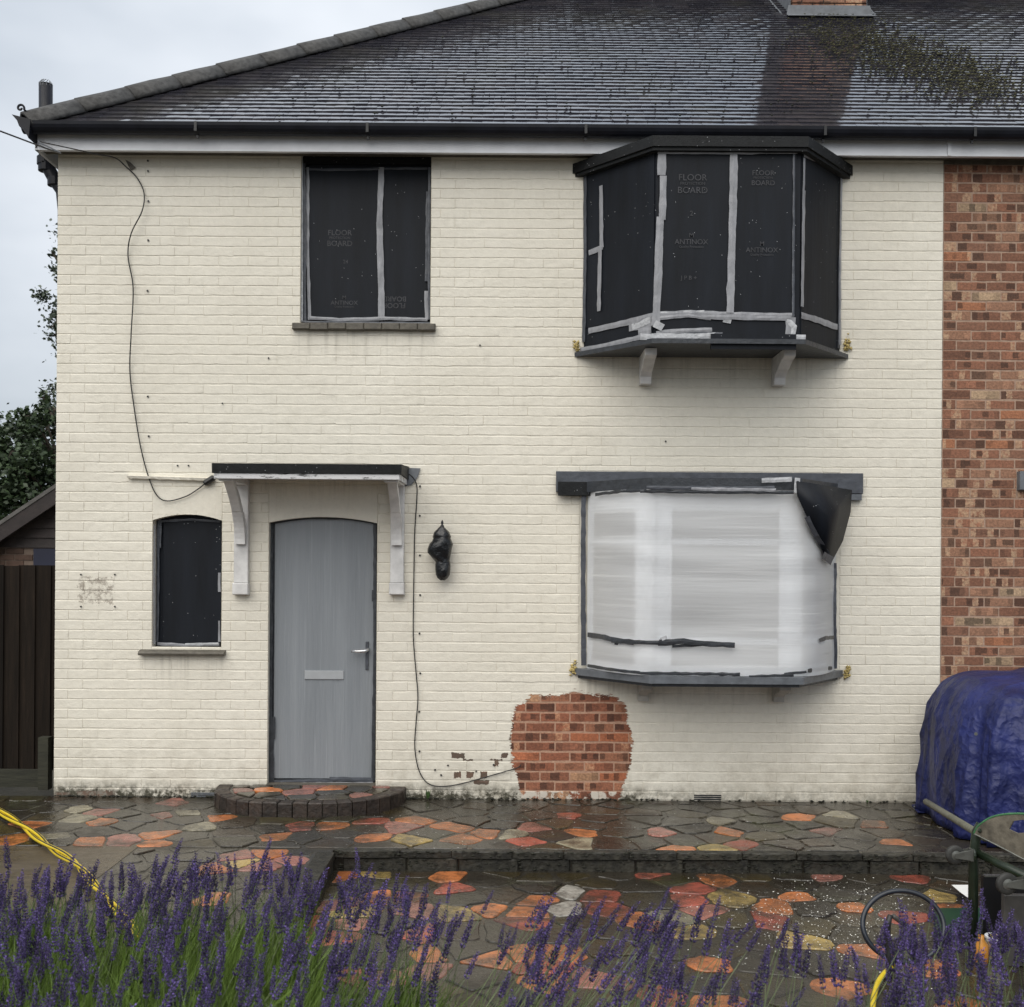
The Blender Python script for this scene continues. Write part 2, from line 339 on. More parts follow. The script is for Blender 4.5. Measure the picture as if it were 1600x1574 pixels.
def stone_mat(name, c, var=.3):
    t = NT(name); oi = t.n('ShaderNodeObjectInfo')
    d = tuple(x*(1-var) for x in c); e = tuple(min(1, x*(1+var)) for x in c)
    cc = t.ramp(t.noise(7, 6, .68), [(.25, d), (.75, e)])
    cc = t.mix(1.0, cc, t.ramp(oi.outputs['Random'], [(0, .62), (1, 1.2)]), 'MULTIPLY')
    cc = t.mix(t.math('MULTIPLY', t.rng(t.noise(3.1, 7, .75, off=4), .43, .60), .85), cc, (.026,.022,.016))
    cc = t.mix(t.math('MULTIPLY', t.rng(t.noise(24, 5, .8, off=6), .58, .68), .6), cc, (.022,.020,.014))
    cc = t.mix(t.math('MULTIPLY', t.rng(t.noise(1.7, 4, .7, off=11), .56, .68), .4), cc, (.05,.055,.02))
    t.bump(t.math('ADD', t.noise(9, 5, .65), t.math('MULTIPLY', t.noise(60, 4, .6), .25)), .010)
    return t.fin(cc, t.rng(t.noise(1.6, 5, .7, off=2), .44, .62, .03, .42), Specular_IOR_Level=.55)
SC = dict(grey=(.030,.025,.017), dark=(.017,.013,.009), brown=(.036,.023,.012), olive=(.044,.033,.013), orange=(.42,.140,.045), red=(.29,.070,.045),
          pink=(.27,.11,.085), yellow=(.34,.24,.075), cream=(.23,.205,.14), white=(.36,.34,.30))
for k, v in SC.items(): M['st_'+k] = stone_mat(k+'_paving_stone', v)
M['joint'] = stone_mat('dark_paving_mortar', (.024,.020,.014))
t = NT('brushed_wet_concrete'); c = t.ramp(t.noise(10, 6, .7, stretch=(.35,2.2,1)), [(.25, (.045,.034,.021)), (.75, (.11,.085,.055))]); t.bump(t.noise(30, 5, .6, stretch=(.3,3,1)), .006)
M['concrete'] = t.fin(c, t.rng(t.noise(3, 4), .35, .65, .12, .5))
M['soil'] = simple('dark_soil', (.028,.022,.015), .95, .4, 20, .02, 25)
M['ground'] = simple('rough_ground', (.06,.055,.04), .9, .4, 3, .02, 12)
M['riser'] = simple('mossy_step_stone', (.024,.022,.016), .6, .8, 18, .010, 26, obj=True, rvar=.25)
M['edgebrick'] = simple('worn_dark_edging_brick', (.028,.019,.014), .55, .6, 20, .008, 34, obj=True, rvar=.2)
t = NT('blue_tarpaulin')
h = 1.0
for sc_, am, st_, of_ in ((2.6, 1.0, (1.3,1.3,.6), 0), (6, .5, (1,1,.8), 3), (13, .22, None, 7), (28, .08, None, 9)):
    r1 = t.math('ABSOLUTE', t.math('SUBTRACT', t.noise(sc_, 1, .5, stretch=st_, off=of_), .5)); h = t.math('SUBTRACT', h, t.math('MULTIPLY', r1, am*4))
t.bump(h, .026)
c = t.ramp(t.noise(2.4, 6, .7), [(.35, (.0075,.0105,.048)), (.68, (.019,.027,.130))]); M['tarp'] = t.fin(c, .50, Specular_IOR_Level=.35)
M['yellow'] = simple('yellow_hose', (.62,.46,.02), .4, .12, 20, 0)
M['blackhose'] = simple('black_hose', (.010,.014,.022), .3, .3, 12, 0)
M['gframe'] = simple('dark_green_painted_steel', (.011,.020,.010), .4, .4, 16, .001, 50)
M['gbright'] = simple('bright_green_edge', (.05,.17,.07), .4, .3, 20, 0)
M['dirty'] = simple('dirty_galvanised_tray', (.13,.115,.088), .6, .6, 12, .003, 40)
M['rubber'] = simple('grey_rubber_wheel', (.028,.028,.026), .6, .3, 30, .001)
M['zinc'] = simple('zinc_fork', (.17,.175,.16), .35, .25, 20, 0, metal=.6)
M['pole'] = simple('weathered_grey_pole', (.12,.12,.09), .5, .3, 20, .001)
M['black'] = simple('black_plastic', (.008,.008,.009), .45, .3, 10, 0)
M['greyp'] = simple('grey_plastic_panel', (.055,.052,.048), .5, .3, 10, 0)
M['gtray'] = simple('green_plastic_tray', (.010,.042,.016), .35, .3, 10, 0)
M['paper'] = simple('white_paper', (.72,.72,.70), .7, .05, 10, 0)
M['amber'] = simple('amber_plastic', (.45,.19,.02), .3, .2, 20, 0)
M['flake'] = simple('white_paint_flakes', (.70,.69,.64), .6, .1, 20, 0)
M['lstem'] = simple('lavender_stem_green', (.12,.15,.075), .6, .45, 9, 0)
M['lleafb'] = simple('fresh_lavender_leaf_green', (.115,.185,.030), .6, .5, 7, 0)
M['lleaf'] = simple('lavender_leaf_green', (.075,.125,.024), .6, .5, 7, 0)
t = NT('lavender_flower'); oi = t.n('ShaderNodeObjectInfo')
tcn = t.n('ShaderNodeTexCoord'); nn = t.noise(170, 2, .5, coord=tcn.outputs['Object'])
c = t.ramp(nn, [(.34, (.012,.009,.022)), (.52, (.045,.029,.100)), (.68, (.17,.115,.38))])
c = t.mix(1.0, c, t.ramp(oi.outputs['Random'], [(0, .6), (1, 1.45)]), 'MULTIPLY'); M['flower'] = t.fin(c, .7)
def leaf_mat(name, a, b):
    t = NT(name); g = t.n('ShaderNodeNewGeometry'); c = t.ramp(g.outputs['Random Per Island'], [(0, a), (1, b)]); return t.fin(c, .5)
M['leaf'] = leaf_mat('tree_leaf', (.016,.030,.014), (.060,.095,.040)); M['leaf2'] = leaf_mat('distant_tree_leaf', (.03,.045,.03), (.075,.10,.065))
M['bark'] = simple('bark', (.05,.04,.03), .9, .4, 12, .01, 20)

# ------------------------------------------------------------ ground, terrace, paving
LOW = -.122
g = MB(); g.add([(-400,-400,LOW-.03),(400,-400,LOW-.03),(400,400,LOW-.03),(-400,400,LOW-.03)], [(0,1,2,3)]); struct(g.build('ground', M['ground']))
TF = -1.49       # front edge of the terrace
EDGE = -1.10     # right-hand edge of the raised path
b = MB(); b.box(-6.5, 6.5, TF+.02, .02, -.16, -.0025); terrace = struct(b.build('terrace', M['joint']))
b = MB(); b.box(-2.35, EDGE-.01, -6.4, TF+.018, -.16, -.0025); path = struct(b.build('path', M['joint']))
b = MB(); b.box(-6.5, -2.352, -6.4, TF+.14, -.16, -.001); struct(b.build('concrete_path', M['concrete']))
b = MB(); b.box(EDGE-.008, 6.5, -4.25, TF+.03, -.28, LOW-.003); lower = struct(b.build('lower_paving', M['joint']))
b = MB(); b.box(EDGE, 6.5, -8.2, -4.25, -.28, LOW+.01); struct(b.build('flower_bed', M['soil']))
b = MB(); b.box(-6.5, EDGE-.03, -8.2, -4.27, -.28, .012); struct(b.build('raised_flower_bed', M['soil']))

def clip(poly, p, n):   # keep side (x-p).n <= 0
    outp = []
    for i in range(len(poly)):
        a, c_ = poly[i], poly[(i+1) % len(poly)]
        da = (a[0]-p[0])*n[0] + (a[1]-p[1])*n[1]; dc = (c_[0]-p[0])*n[0] + (c_[1]-p[1])*n[1]
        if da <= 0: outp.append(a)
        if (da < 0) != (dc < 0) and abs(da-dc) > 1e-9:
            k = da/(da-dc); outp.append((a[0]+(c_[0]-a[0])*k, a[1]+(c_[1]-a[1])*k))
    return outp
def crazy(parent, region, seeds, spacing, z, filler, name='paving_stone', joint=.012, limit=300):
    xs = [p[0] for p in region]; ys = [p[1] for p in region]
    def inside(x, y):
        s_ = 0
        for i in range(len(region)):
            a, c_ = region[i], region[(i+1) % len(region)]
            if (c_[0]-a[0])*(y-a[1]) - (c_[1]-a[1])*(x-a[0]) < 0: return False
        return True
    pts = []; tries = 0
    for x, y, c_ in seeds:
        if inside(x, y) and all(math.hypot(x-q[0], y-q[1]) > .09 for q in pts): pts.append((x, y, c_))
    while tries < 9000:
        tries += 1; x, y = ru(min(xs), max(xs)), ru(min(ys), max(ys))
        if not inside(x, y): continue
        if all((x-q[0])**2 + (y-q[1])**2 > spacing**2 for q in pts): pts.append((x, y, random.choice(filler)))
    rr_ = [rnd() for _ in pts]
    for i, (x, y, c_) in enumerate(pts):
        poly = list(region)
        # shrink from the region's own edges too
        for a in range(len(region)):
            p, q = region[a], region[(a+1) % len(region)]; n = (q[1]-p[1], -(q[0]-p[0])); l = math.hypot(*n)
            if l > .3: n = (n[0]/l, n[1]/l); poly = clip(poly, (p[0]-n[0]*.006, p[1]-n[1]*.006), n)
        for j, (x2, y2, _) in enumerate(pts):
            d = math.hypot(x2-x, y2-y)
            if j == i or d > 1.6: continue
            n = ((x2-x)/d, (y2-y)/d); plain = ('grey','dark','brown','olive'); wi = 0 if c_ not in plain else 1; wj = 0 if _ not in plain else 1
            k_ = .5 + (wi-wj)*.065; jj = joint*(.55+rr_[i]) if wi else joint*(.25+1.5*rr_[i]*rr_[i])
            poly = clip(poly, (x+(x2-x)*k_ - n[0]*jj, y+(y2-y)*k_ - n[1]*jj), n)
            if len(poly) < 3: break
        if len(poly) < 3: continue
        # uneven edges, knocked-off corners
        P2 = []
        for a in range(len(poly)):
            p, q = poly[a], poly[(a+1) % len(poly)]; l = math.hypot(q[0]-p[0], q[1]-p[1])
            if l < .012: continue
            e = min(.25, ru(.006,.03)/l)
            P2.append((p[0]+(q[0]-p[0])*e, p[1]+(q[1]-p[1])*e))
            if l > .07:
                for kk in ((.5,) if l < .14 else (.32, .66)): P2.append((p[0]+(q[0]-p[0])*kk+ru(-.010,.010), p[1]+(q[1]-p[1])*kk+ru(-.010,.010)))
            P2.append((q[0]-(q[0]-p[0])*e, q[1]-(q[1]-p[1])*e))
        if len(P2) < 3: continue
        hgt = ru(.0, .006); mb = MB(); mb.prism(P2, z-.03, z+hgt, .005)
        tx, ty = ru(-.008, .008), ru(-.008, .008)
        mb.v = [(v[0], v[1], v[2] + ((v[0]-x)*tx + (v[1]-y)*ty if v[2] > z-.02 else 0)) for v in mb.v]
        mb.build(name, M['st_'+c_], parent)
def seeds(lst, ox, oy, z): 
    r = []
    for cx, cy, c_ in lst:
        p = G(ox + cx/3.2, oy + cy/3.2, z); r.append((p.x, p.y, c_))
    return r
T4 = [(150,285,'orange'),(50,355,'orange'),(270,340,'cream'),(500,220,'pink'),(390,208,'cream'),(390,252,'cream'),(525,270,'orange'),(450,370,'orange'),(600,360,'pink'),(805,335,'orange'),
      (820,374,'orange'),(930,225,'cream'),(1100,250,'orange'),(1000,292,'cream'),(1490,292,'red'),(1370,345,'orange'),(880,172,'pink'),(640,285,'grey'),(700,255,'grey'),(810,237,'pink'),(1200,330,'brown'),(900,350,'grey'),(1190,360,'grey')]
T5 = [(225,290,'orange'),(550,295,'pink'),(640,260,'orange'),(830,295,'orange'),(400,350,'orange'),(625,362,'yellow'),(850,358,'orange'),(1110,330,'cream'),(1200,370,'red'),(1460,320,'orange'),
      (1400,240,'red'),(1225,295,'pink'),(1440,375,'cream'),(1020,325,'orange'),(400,268,'red'),(890,220,'grey'),(720,330,'grey'),(1100,250,'grey')]
T6 = [(760,320,'orange'),(830,385,'red'),(510,410,'orange'),(710,408,'yellow'),(1110,245,'orange'),(1500,285,'orange'),(1240,315,'pink'),(420,325,'pink'),(740,268,'cream'),(1320,235,'cream'),(520,270,'grey'),(1000,300,'grey'),(1150,290,'grey'),(1600,370,'orange'),(1400,340,'grey')]
TR = seeds(T4,0,1200,0) + seeds(T5,450,1200,0) + seeds(T6,900,1200,0)
fill = ['grey']*6 + ['dark']*4 + ['brown']*4 + ['olive']
crazy(terrace, [(-5.2,TF+.05),(4.6,TF+.05),(4.6,-.012),(-5.2,-.012)], TR, .195, 0.0, fill)
PP = seeds([(1530,390,'pink'),(1360,418,'orange'),(1170,440,'pink'),(1195,474,'yellow'),(1315,495,'pink'),(1490,462,'pink'),(1060,500,'orange'),(1410,600,'brown'),(1060,655,'orange')],0,1200,0) + seeds([(50,462,'pink'),(85,388,'pink')],450,1200,0)
crazy(path, [(-2.34,-4.2),(EDGE-.12,-4.2),(EDGE-.12,TF+.01),(-2.34,TF+.01)], PP, .19, 0.0, ['grey']*4+['dark']*2+['brown']*3)
LW = seeds([(450,527,'yellow'),(790,545,'orange'),(840,600,'red'),(480,640,'orange'),(270,680,'pink'),(330,720,'yellow'),(840,722,'yellow'),(980,700,'orange'),(1240,660,'orange'),(1210,725,'orange'),(1200,775,'red'),
     (1420,620,'white'),(1550,635,'red'),(1390,710,'white'),(630,835,'red'),(690,930,'orange'),(1030,960,'orange'),(1190,940,'orange'),(1370,920,'orange'),(380,1050,'red'),(480,1050,'pink'),(1280,1070,'orange'),(240,850,'red'),(560,640,'orange'),(1250,990,'red'),(620,580,'olive'),(1050,830,'grey'),(900,660,'grey'),(900,830,'brown')],450,1200,LOW) + \
     seeds([(560,600,'red'),(550,660,'red'),(720,560,'orange'),(1000,690,'orange'),(320,770,'orange'),(940,765,'red'),(600,825,'yellow'),(1120,865,'yellow'),(780,655,'yellow'),(140,710,'red'),(1380,700,'orange'),(870,850,'brown'),(1320,1110,'orange'),(380,660,'olive'),(480,570,'olive'),(800,760,'olive'),(330,590,'grey'),(640,980,'orange'),(700,900,'olive'),(480,750,'cream')],900,1200,LOW) + \
     [(*G(1465,1398,LOW).xy,'yellow'),(*G(1420,1372,LOW).xy,'red'),(*G(1500,1425,LOW).xy,'orange')]
crazy(lower, [(EDGE+.02,-4.23),(4.3,-4.23),(4.3,TF-.03),(EDGE+.02,TF-.03)], LW, .20, LOW, ['grey']*5+['dark']*4+['brown']*3+['olive']*4+['orange','orange','red','pink'])
# coping and riser of the step
x = EDGE; cm = MB()
while x < 4.6:
    w = ru(.22, .55); n_ = 7; fy = TF-.022+ru(-.008,.006); P_ = [(x+.003+(w-.006)*i/(n_-1), fy+ru(-.006,.010)+(.010 if i in (0,n_-1) else 0)) for i in range(n_)] + [(x+w-.003, TF+.045), (x+.003, TF+.045)]
    mb = MB(); mb.prism(P_, -.040+ru(-.004,.004), ru(-.002,.005), .007); mb.build('coping_stone', M['riser'], terrace)
    mb = MB(); mb.bbox(x+.05, x+w+.04, TF+ru(-.006,.008), TF+.04, LOW-.03, -.046, .008); mb.build('riser_stone', M['riser'], terrace); x += w
for _ in range(700):
    xx = ru(EDGE, 4.5); r = ru(.003,.011); top = rnd() < .5
    cm.lump((xx, TF-.02+ru(-.006,.01) if top else TF-.004, ru(-.03,.004) if top else ru(LOW,-.05)), r*1.6, r, r*.8)
cm.build('edge_moss', M['mossdark'], terrace, stuff=True)
y = TF-.03
while y > -4.2:
    w = ru(.3, .5); mb = MB(); mb.box(EDGE-.11, EDGE+.006, y-w+.006, y, -.05, ru(-.003,.004)); mb.build('coping_stone', M['riser'], path, bevel=.006)
    mb = MB(); mb.box(EDGE-.05, EDGE-.006, y-w+.004, y, LOW-.03, -.052); mb.build('riser_stone', M['riser'], path); y -= w

# ------------------------------------------------------------ white house
HL = W(88, 600).x; HR = W(1472, 620).x
WT = 4.93    # wall top
house = thing('painted_house', 'cream painted brick semi-detached house with taped-up windows and a wet dark tiled hip roof', 'house', ((HL+HR)/2, 4, 0))
nb = thing('brick_house', 'unpainted brown brick half of the pair beyond the cream wall on the right', 'house', (5.2, 4, 0))
def rct(x0, y0, x1, y1):
    a = W(x0, (y0+y1)/2).x; b_ = W(x1, (y0+y1)/2).x; z1 = W((x0+x1)/2, y0).z; z0 = W((x0+x1)/2, y1).z; return [a, b_, z0, z1]
OP_UP = rct(470, 230, 673, 506); OP_UP[3] = WT
OP_SM = rct(238, 804, 346, 1011); OP_DR = rct(419, 808, 588, 1226)
OP_BAY = rct(935, 775, 1290, 1040)
OPS = [OP_UP, OP_SM, OP_DR, OP_BAY]
ARCH = [(OP_SM, .045, .21), (OP_DR, .045, .24)]
# heads filled by arch pieces: the bricks stop at the top of each arch block
def wall_sheet(x0, x1, z0, z1, ops, Y, mb):
    X = sorted(set([x0, x1] + [v for o in ops for v in (o[0], o[1])])); Z = sorted(set([z0, z1] + [v for o in ops for v in (o[2], o[3])]))
    for i in range(len(X)-1):
        for j in range(len(Z)-1):
            cx, cz = (X[i]+X[i+1])/2, (Z[j]+Z[j+1])/2
            if any(o[0] < cx < o[1] and o[2] < cz < o[3] for o in ops): continue
            mb.add([(X[i],Y,Z[j]),(X[i+1],Y,Z[j]),(X[i+1],Y,Z[j+1]),(X[i],Y,Z[j+1])], [(0,1,2,3)])
mb = MB(); wall_sheet(HL+.004, HR, -.02, WT, OPS, .0035, mb)
for o in OPS[:3]:
    x0, x1, z0, z1 = o
    mb.add([(x0-.001,-.002,z0),(x0-.001,.13,z0),(x0-.001,.13,z1),(x0-.001,-.002,z1)], [(0,1,2,3)]); mb.add([(x1+.001,-.002,z0),(x1+.001,.13,z0),(x1+.001,.13,z1),(x1+.001,-.002,z1)], [(3,2,1,0)])
    mb.add([(x0,-.002,z1-.002),(x1,-.002,z1-.002),(x1,.13,z1-.002),(x0,.13,z1-.002)], [(0,1,2,3)])
wall = mb.build('front_wall', M['paintm'], house)

def brick_mesh(name, w, h, mat, side=.004):
    n_ = 6; V = []; Fc = []
    zt = [ru(-.0021,.0018) for _ in range(n_)]; zb = [ru(-.0018,.0021) for _ in range(n_)]
    for i in range(n_):
        e = 0.0; x = -w/2 + w*(i-1)/(n_-3) if 0 < i < n_-1 else 0
        if i == 0: x = -w/2
        elif i == n_-1: x = w/2
        elif i == 1: x = -w/2+max(side,.0006)
        elif i == n_-2: x = w/2-max(side,.0006)
        end = side if i in (0, n_-1) else 0
        b1, b2 = ru(.0025,.006), ru(.0025,.007); y = end + ru(-.0008,.0008)
        V += [(x,.03,0), (x,b1+end,zb[i]), (x,y,b1+zb[i]+end*.5), (x,y+ru(-.0006,.0006),h*.5), (x,y,h-b2+zt[i]-end*.5), (x,b2*.9+end,h+zt[i]), (x,.03,h)]
    for i in range(n_-1):
        for j in range(6): Fc.append((i*7+j, (i+1)*7+j, (i+1)*7+j+1, i*7+j+1))
    Fc += [tuple(range(6,-1,-1)), tuple(range((n_-1)*7, n_*7))]
    me = bpy.data.meshes.new(name); me.from_pydata(V, [], Fc); me.materials.append(mat); return me
BJ = .0046
def lay(x0, x1, z0, z1, ops, mat, parent, nparts, rank, prefix, front=-.0002, tight=.6):
    flush = [brick_mesh(prefix, PITCH+.0005, COURSE-BJ, mat, 0) for i in range(10)] + [brick_mesh(prefix, PITCH-.003, COURSE-BJ, mat, .002) for i in range(3)]; gap = [brick_mesh(prefix, PITCH-.009, COURSE-.0100, mat, .003) for i in range(8)]
    cand = []; rest = MB()
    k0 = int(math.floor((z0-ZOFF)/COURSE)); k1 = int(math.ceil((z1-ZOFF)/COURSE))
    for k in range(k0, k1):
        za, zb = max(z0, ZOFF+k*COURSE), min(z1, ZOFF+(k+1)*COURSE)
        if zb-za < .015: continue
        off = .5*((k+40) % 2)
        i0 = int(math.floor(x0/PITCH+off)) ; i1 = int(math.ceil(x1/PITCH+off))
        for i in range(i0, i1+1):
            a, b_ = max(x0, (i-off)*PITCH), min(x1, (i+1-off)*PITCH)
            if b_-a < .012: continue
            segs = [(a, b_, za, zb)]
            for o in ops:
                new = []
                for (p, q, r, s_) in segs:
                    if q <= o[0] or p >= o[1] or s_ <= o[2] or r >= o[3]: new.append((p,q,r,s_)); continue
                    if p < o[0]: new.append((p, o[0], r, s_))
                    if q > o[1]: new.append((o[1], q, r, s_))
                    pp, qq = max(p, o[0]), min(q, o[1])
                    if s_ > o[3]: new.append((pp, qq, o[3], s_))
                    if r < o[2]: new.append((pp, qq, r, o[2]))
                segs = new
            if len(segs) == 1 and abs(b_-a-PITCH) < 1e-4 and abs(zb-za-COURSE) < 1e-4 and segs[0] == (a, b_, za, zb):
                cand.append((rank((a+b_)/2, (za+zb)/2), (a+b_)/2, za))
            else:
                for (p, q, r, s_) in segs:
                    if q-p < .008 or s_-r < .008: continue
                    y0 = front+ru(-.001,.001); e = .001
                    e = .0002 if tight else .0045; rest.bbox(p+e, q-e, y0, .025, r+(BJ/2 if s_-r > .02 else .001), s_-(BJ/2 if s_-r > .02 else .001), min(.004, (q-p)/4, (s_-r)/4))
    cand.sort()
    for n_, (rk, cx, za) in enumerate(cand):
        me = random.choice(gap if (rk < -500 or not tight) else flush); y0 = front+ru(-.0005,.0005)*(.5 if rk < -500 else 1)+(.0018 if rk < -500 else 0)
        if n_ < nparts:
            o = bpy.data.objects.new(prefix, me); col.objects.link(o); o.parent = parent; o.location = Vector((cx+ru(-.001,.001), y0, za+BJ/2+ru(-.0012,.0012))) - WL[parent.name]
            o.rotation_euler = (0, ru(-.003,.003), ru(-.002,.002))
        else:
            dz = ru(-.0012,.0012); a_ = ru(-.003,.003)
            rest.add([(v.co.x+cx, v.co.y+y0, v.co.z+za+BJ/2+dz+v.co.x*a_) for v in me.vertices], [tuple(p.vertices) for p in me.polygons])
    if rest.v: rest.build('brickwork', mat, parent, stuff=True)
OPB = [list(o) for o in OPS]
for i, (o, rise, h) in enumerate(ARCH): OPB[1+i][3] = o[3] + h; OPB[1+i][0] -= .0; 
UPB = rct(918, 262, 1308, 540); LWB = rct(905, 738, 1312, 1062)
AIR1 = rct(1083, 1239, 1128, 1254); AIR2 = rct(297, 1236, 345, 1249)
OPB += [UPB, LWB, AIR1, AIR2]
inpatch = lambda x, z: -1000 if abs(x-.46) < .5 and z < .86 else 0
lay(HL, HR, ZOFF+.008, WT, OPB, M['paint'], wall, 300, lambda x, z: inpatch(x, z) + math.hypot(x-.2, z-1.7), 'brick')
# rubbed arches over the small window and the door
for o, rise, h in ARCH:
    x0, x1, z0, z1 = o; N = 11 if x1-x0 < .7 else 15
    for i in range(N):
        a, b_ = x0+(x1-x0)*i/N, x0+(x1-x0)*(i+1)/N
        f = lambda x: z1 - rise*((2*(x-(x0+x1)/2)/(x1-x0))**2)
        g_ = .0002; pr = [(a+g_, f(a)), (b_-g_, f(b_)), (b_-g_, z1+h-.004), (a+g_, z1+h-.004)]
        mb = MB(); yy = -.0008+ru(-.0002,.0002)
        mb.add([(p[0], yy, p[1]) for p in pr] + [(p[0], .125, p[1]) for p in pr], [(0,1,2,3),(0,4,5,1),(1,5,6,2),(2,6,7,3),(3,7,4,0)])
        mb.build('arch_brick', M['paint'], wall)
# air bricks
for o, dark in ((AIR1, True), (AIR2, False)):
    mb = MB(); mb.box(o[0]+.003, o[1]-.003, .012, .03, o[2]+.003, o[3]-.003); ab = mb.build('air_brick', M['black'], house)
    n_ = 4
    for i in range(n_):
        z = o[2]+.006+(o[3]-o[2]-.012)*(i+.1)/n_; mb = MB(); mb.profile([(-.004, z), (.012, z+.008), (.012, z+.004), (-.004, z-.003)], o[0]+.006, o[1]-.006); mb.build('louvre', M['gutter'] if dark else M['sillgrey'], ab)
# rest of the body of the house
mb = MB(); mb.box(HL+.006, HL+.23, .006, 8, -.02, WT); mb.build('side_wall', M['paint'], house)
mb = MB(); mb.box(HL+.006, HR, 7.8, 8.02, -.02, WT); mb.build('back_wall', M['paint'], house)
# holes, nails and stains left in the wall
mb = MB()
for px, ys in ((656, [760,806,868,930,990,1052,1112,1174]), (232, [252,268,315,376,455,620,682]), (679,[1203]), (690,[1211]), (772,[1195])):
    for y_ in ys:
        p = W(px+ru(-1,1), y_); mb.lathe((p.x, -.006, p.z), [(.004,-.004),(.008,0),(.008,.004)], 6, (0,-1,0))
for (px, py) in ((127,898),(180,898),(127,948),(180,948),(278,728),(295,728),(348,631),(420,560),(750,540),(1040,690),(700,1196),(744,1205)):
    p = W(px, py); mb.lathe((p.x, -.006, p.z), [(.004,-.004),(.007,0),(.007,.004)], 6, (0,-1,0))
mb.build('wall_plug', M['black'], wall, stuff=True)
p = [W(q[0], q[1], -.012) for q in ((196,250),(204,254),(212,262),(204,266),(200,258))]
mb = MB(); mb.add(p, [(0,1,2,3,4)]); mb.build('cable_bracket', M['sill'], wall, thick=.01)
p0, p1 = W(201, 746), W(330, 750)
mb = MB(); A = []; B = []
for i in range(24):
    q = p0.lerp(p1, i/23); A.append((q.x, -.035+ru(-.004,.002), q.z+.010)); B.append((q.x, -.03, q.z-.008+ru(-.004,.003)))
mb.strip(A, B); mb.strip([(a[0], .0, a[2]+.006) for a in A], A); mb.strip(B, [(a[0], .0, a[2]) for a in B]); mb.build('ledge_strip', M['paint'], wall, label='wavy painted strip projecting left of the canopy')

# ------------------------------------------------------------ roof
TH = math.atan(.762); CT, ST = math.cos(TH), math.sin(TH)
EY, EZ, EX = -.215, 5.035, -3.60
def RP(x, s, h=0.0): return Vector((x, EY + s*CT - h*ST, EZ + s*ST + h*CT))
def onroof(px, py): return hit(px, py, RP(0,0), Vector((0,-ST,CT)))
SL = 4.25/CT; GA = .1
RY = EY + 4.25; RZ = EZ + 4.25*.762; XH = EX + 4.25
def sag(x, s): return .0015*math.sin(x*.9+1) * math.sin(s*1.1) + .0022*mnoise.noise(Vector((x*1.2, s*1.5, 3)))
def roofpart(parent, xa, xb, nparts, hipend):
    mb = MB()
    if hipend:
        mb.add([RP(EX,-.02,-.03), RP(xb,-.02,-.03), RP(xb,SL,-.03), RP(XH,SL,-.03)], [(0,1,2,3)])
        mb.add([(EX,EY,EZ-.03),(XH,RY,RZ-.03),(EX,RY+4.25,EZ-.03)], [(0,1,2)])
        mb.add([(EX,RY+4.25,EZ-.03),(XH,RY,RZ-.03),(xb,RY,RZ-.03),(xb,RY+4.25,EZ-.03)], [(0,1,2,3)])
    else:
        mb.add([RP(xa,-.02,-.03), RP(xb,-.02,-.03), RP(xb,SL,-.03), RP(xa,SL,-.03)], [(0,1,2,3)])
        mb.add([(xa,RY+4.25,EZ-.03),(xa,RY,RZ-.03),(xb,RY,RZ-.03),(xb,RY+4.25,EZ-.03)], [(0,1,2,3)])
    roof = mb.build('roof', M['tile'], parent)
    rest = MB(); cnt = 0; shared = []
    for i in range(6):
        m2 = MB(); w = .1635; up = GA*1.15; h0 = .0078
        def q(x, s, h): return (x, s*CT-h*ST, s*ST+h*CT)
        j = [ru(-.0012,.0012) for _ in range(6)]; cb = .0010
        m2.add([q(-w/2, j[0], h0+j[2]), q(0, (j[0]+j[1])/2, h0+cb), q(w/2, j[1], h0+j[3]), q(-w/2, up, -.0012), q(w/2, up, -.0012),
                q(-w/2, j[0]+.002, h0-.0095), q(0,(j[0]+j[1])/2+.002, h0-.009), q(w/2, j[1]+.002, h0-.0095)], [(0,1,2,4,3),(5,6,1,0),(6,7,2,1),(5,0,3),(7,4,2)])
        me = bpy.data.meshes.new('roof_tile'); me.from_pydata(m2.v, [], m2.f); me.materials.append(M['tile']); shared.append(me)
    rows = int(SL/GA)
    cap = (nparts, )
    for r in range(rows):
        s = -.03 + r*GA; xl = max(xa, (EX + s*CT - .03)) if hipend else xa
        k = math.floor(xl/.165 - .5*(r % 2)); x = (k+.5*(r % 2))*.165
        while x < xb - .01:
            a, b_ = max(x, xl), min(x+.165, xb)
            if b_-a > .02:
                full = abs(b_-a-.165) < 1e-4
                hh = sag((a+b_)/2, s) + ru(-.0005,.0007); ss = s + ru(-.0025,.0025)+(ru(-.006,.006) if rnd()<.1 else 0)
                tilt = ru(-.011,.011); me = random.choice(shared); c = RP((a+b_)/2, ss, hh)
                vis = (x < W(1610,100,2).x)
                if full and cnt < nparts and vis:
                    o = bpy.data.objects.new('roof_tile', me); col.objects.link(o); o.parent = roof; o.location = c - WL[roof.name]; o.rotation_euler = (0, tilt, 0); cnt += 1
                else:
                    sc = (b_-a-.0015)/.1635
                    rest.add([(v.co.x*sc + c.x, v.co.y + c.y, v.co.z + c.z + v.co.x*tilt) for v in me.vertices], [tuple(p.vertices) for p in me.polygons])
            x += .165
    rest.build('tiling', M['tile'], roof, stuff=True)
    return roof
roof = roofpart(house, EX, HR, 300, True)
nroof = roofpart(nb, HR, 7.6, 120, False)
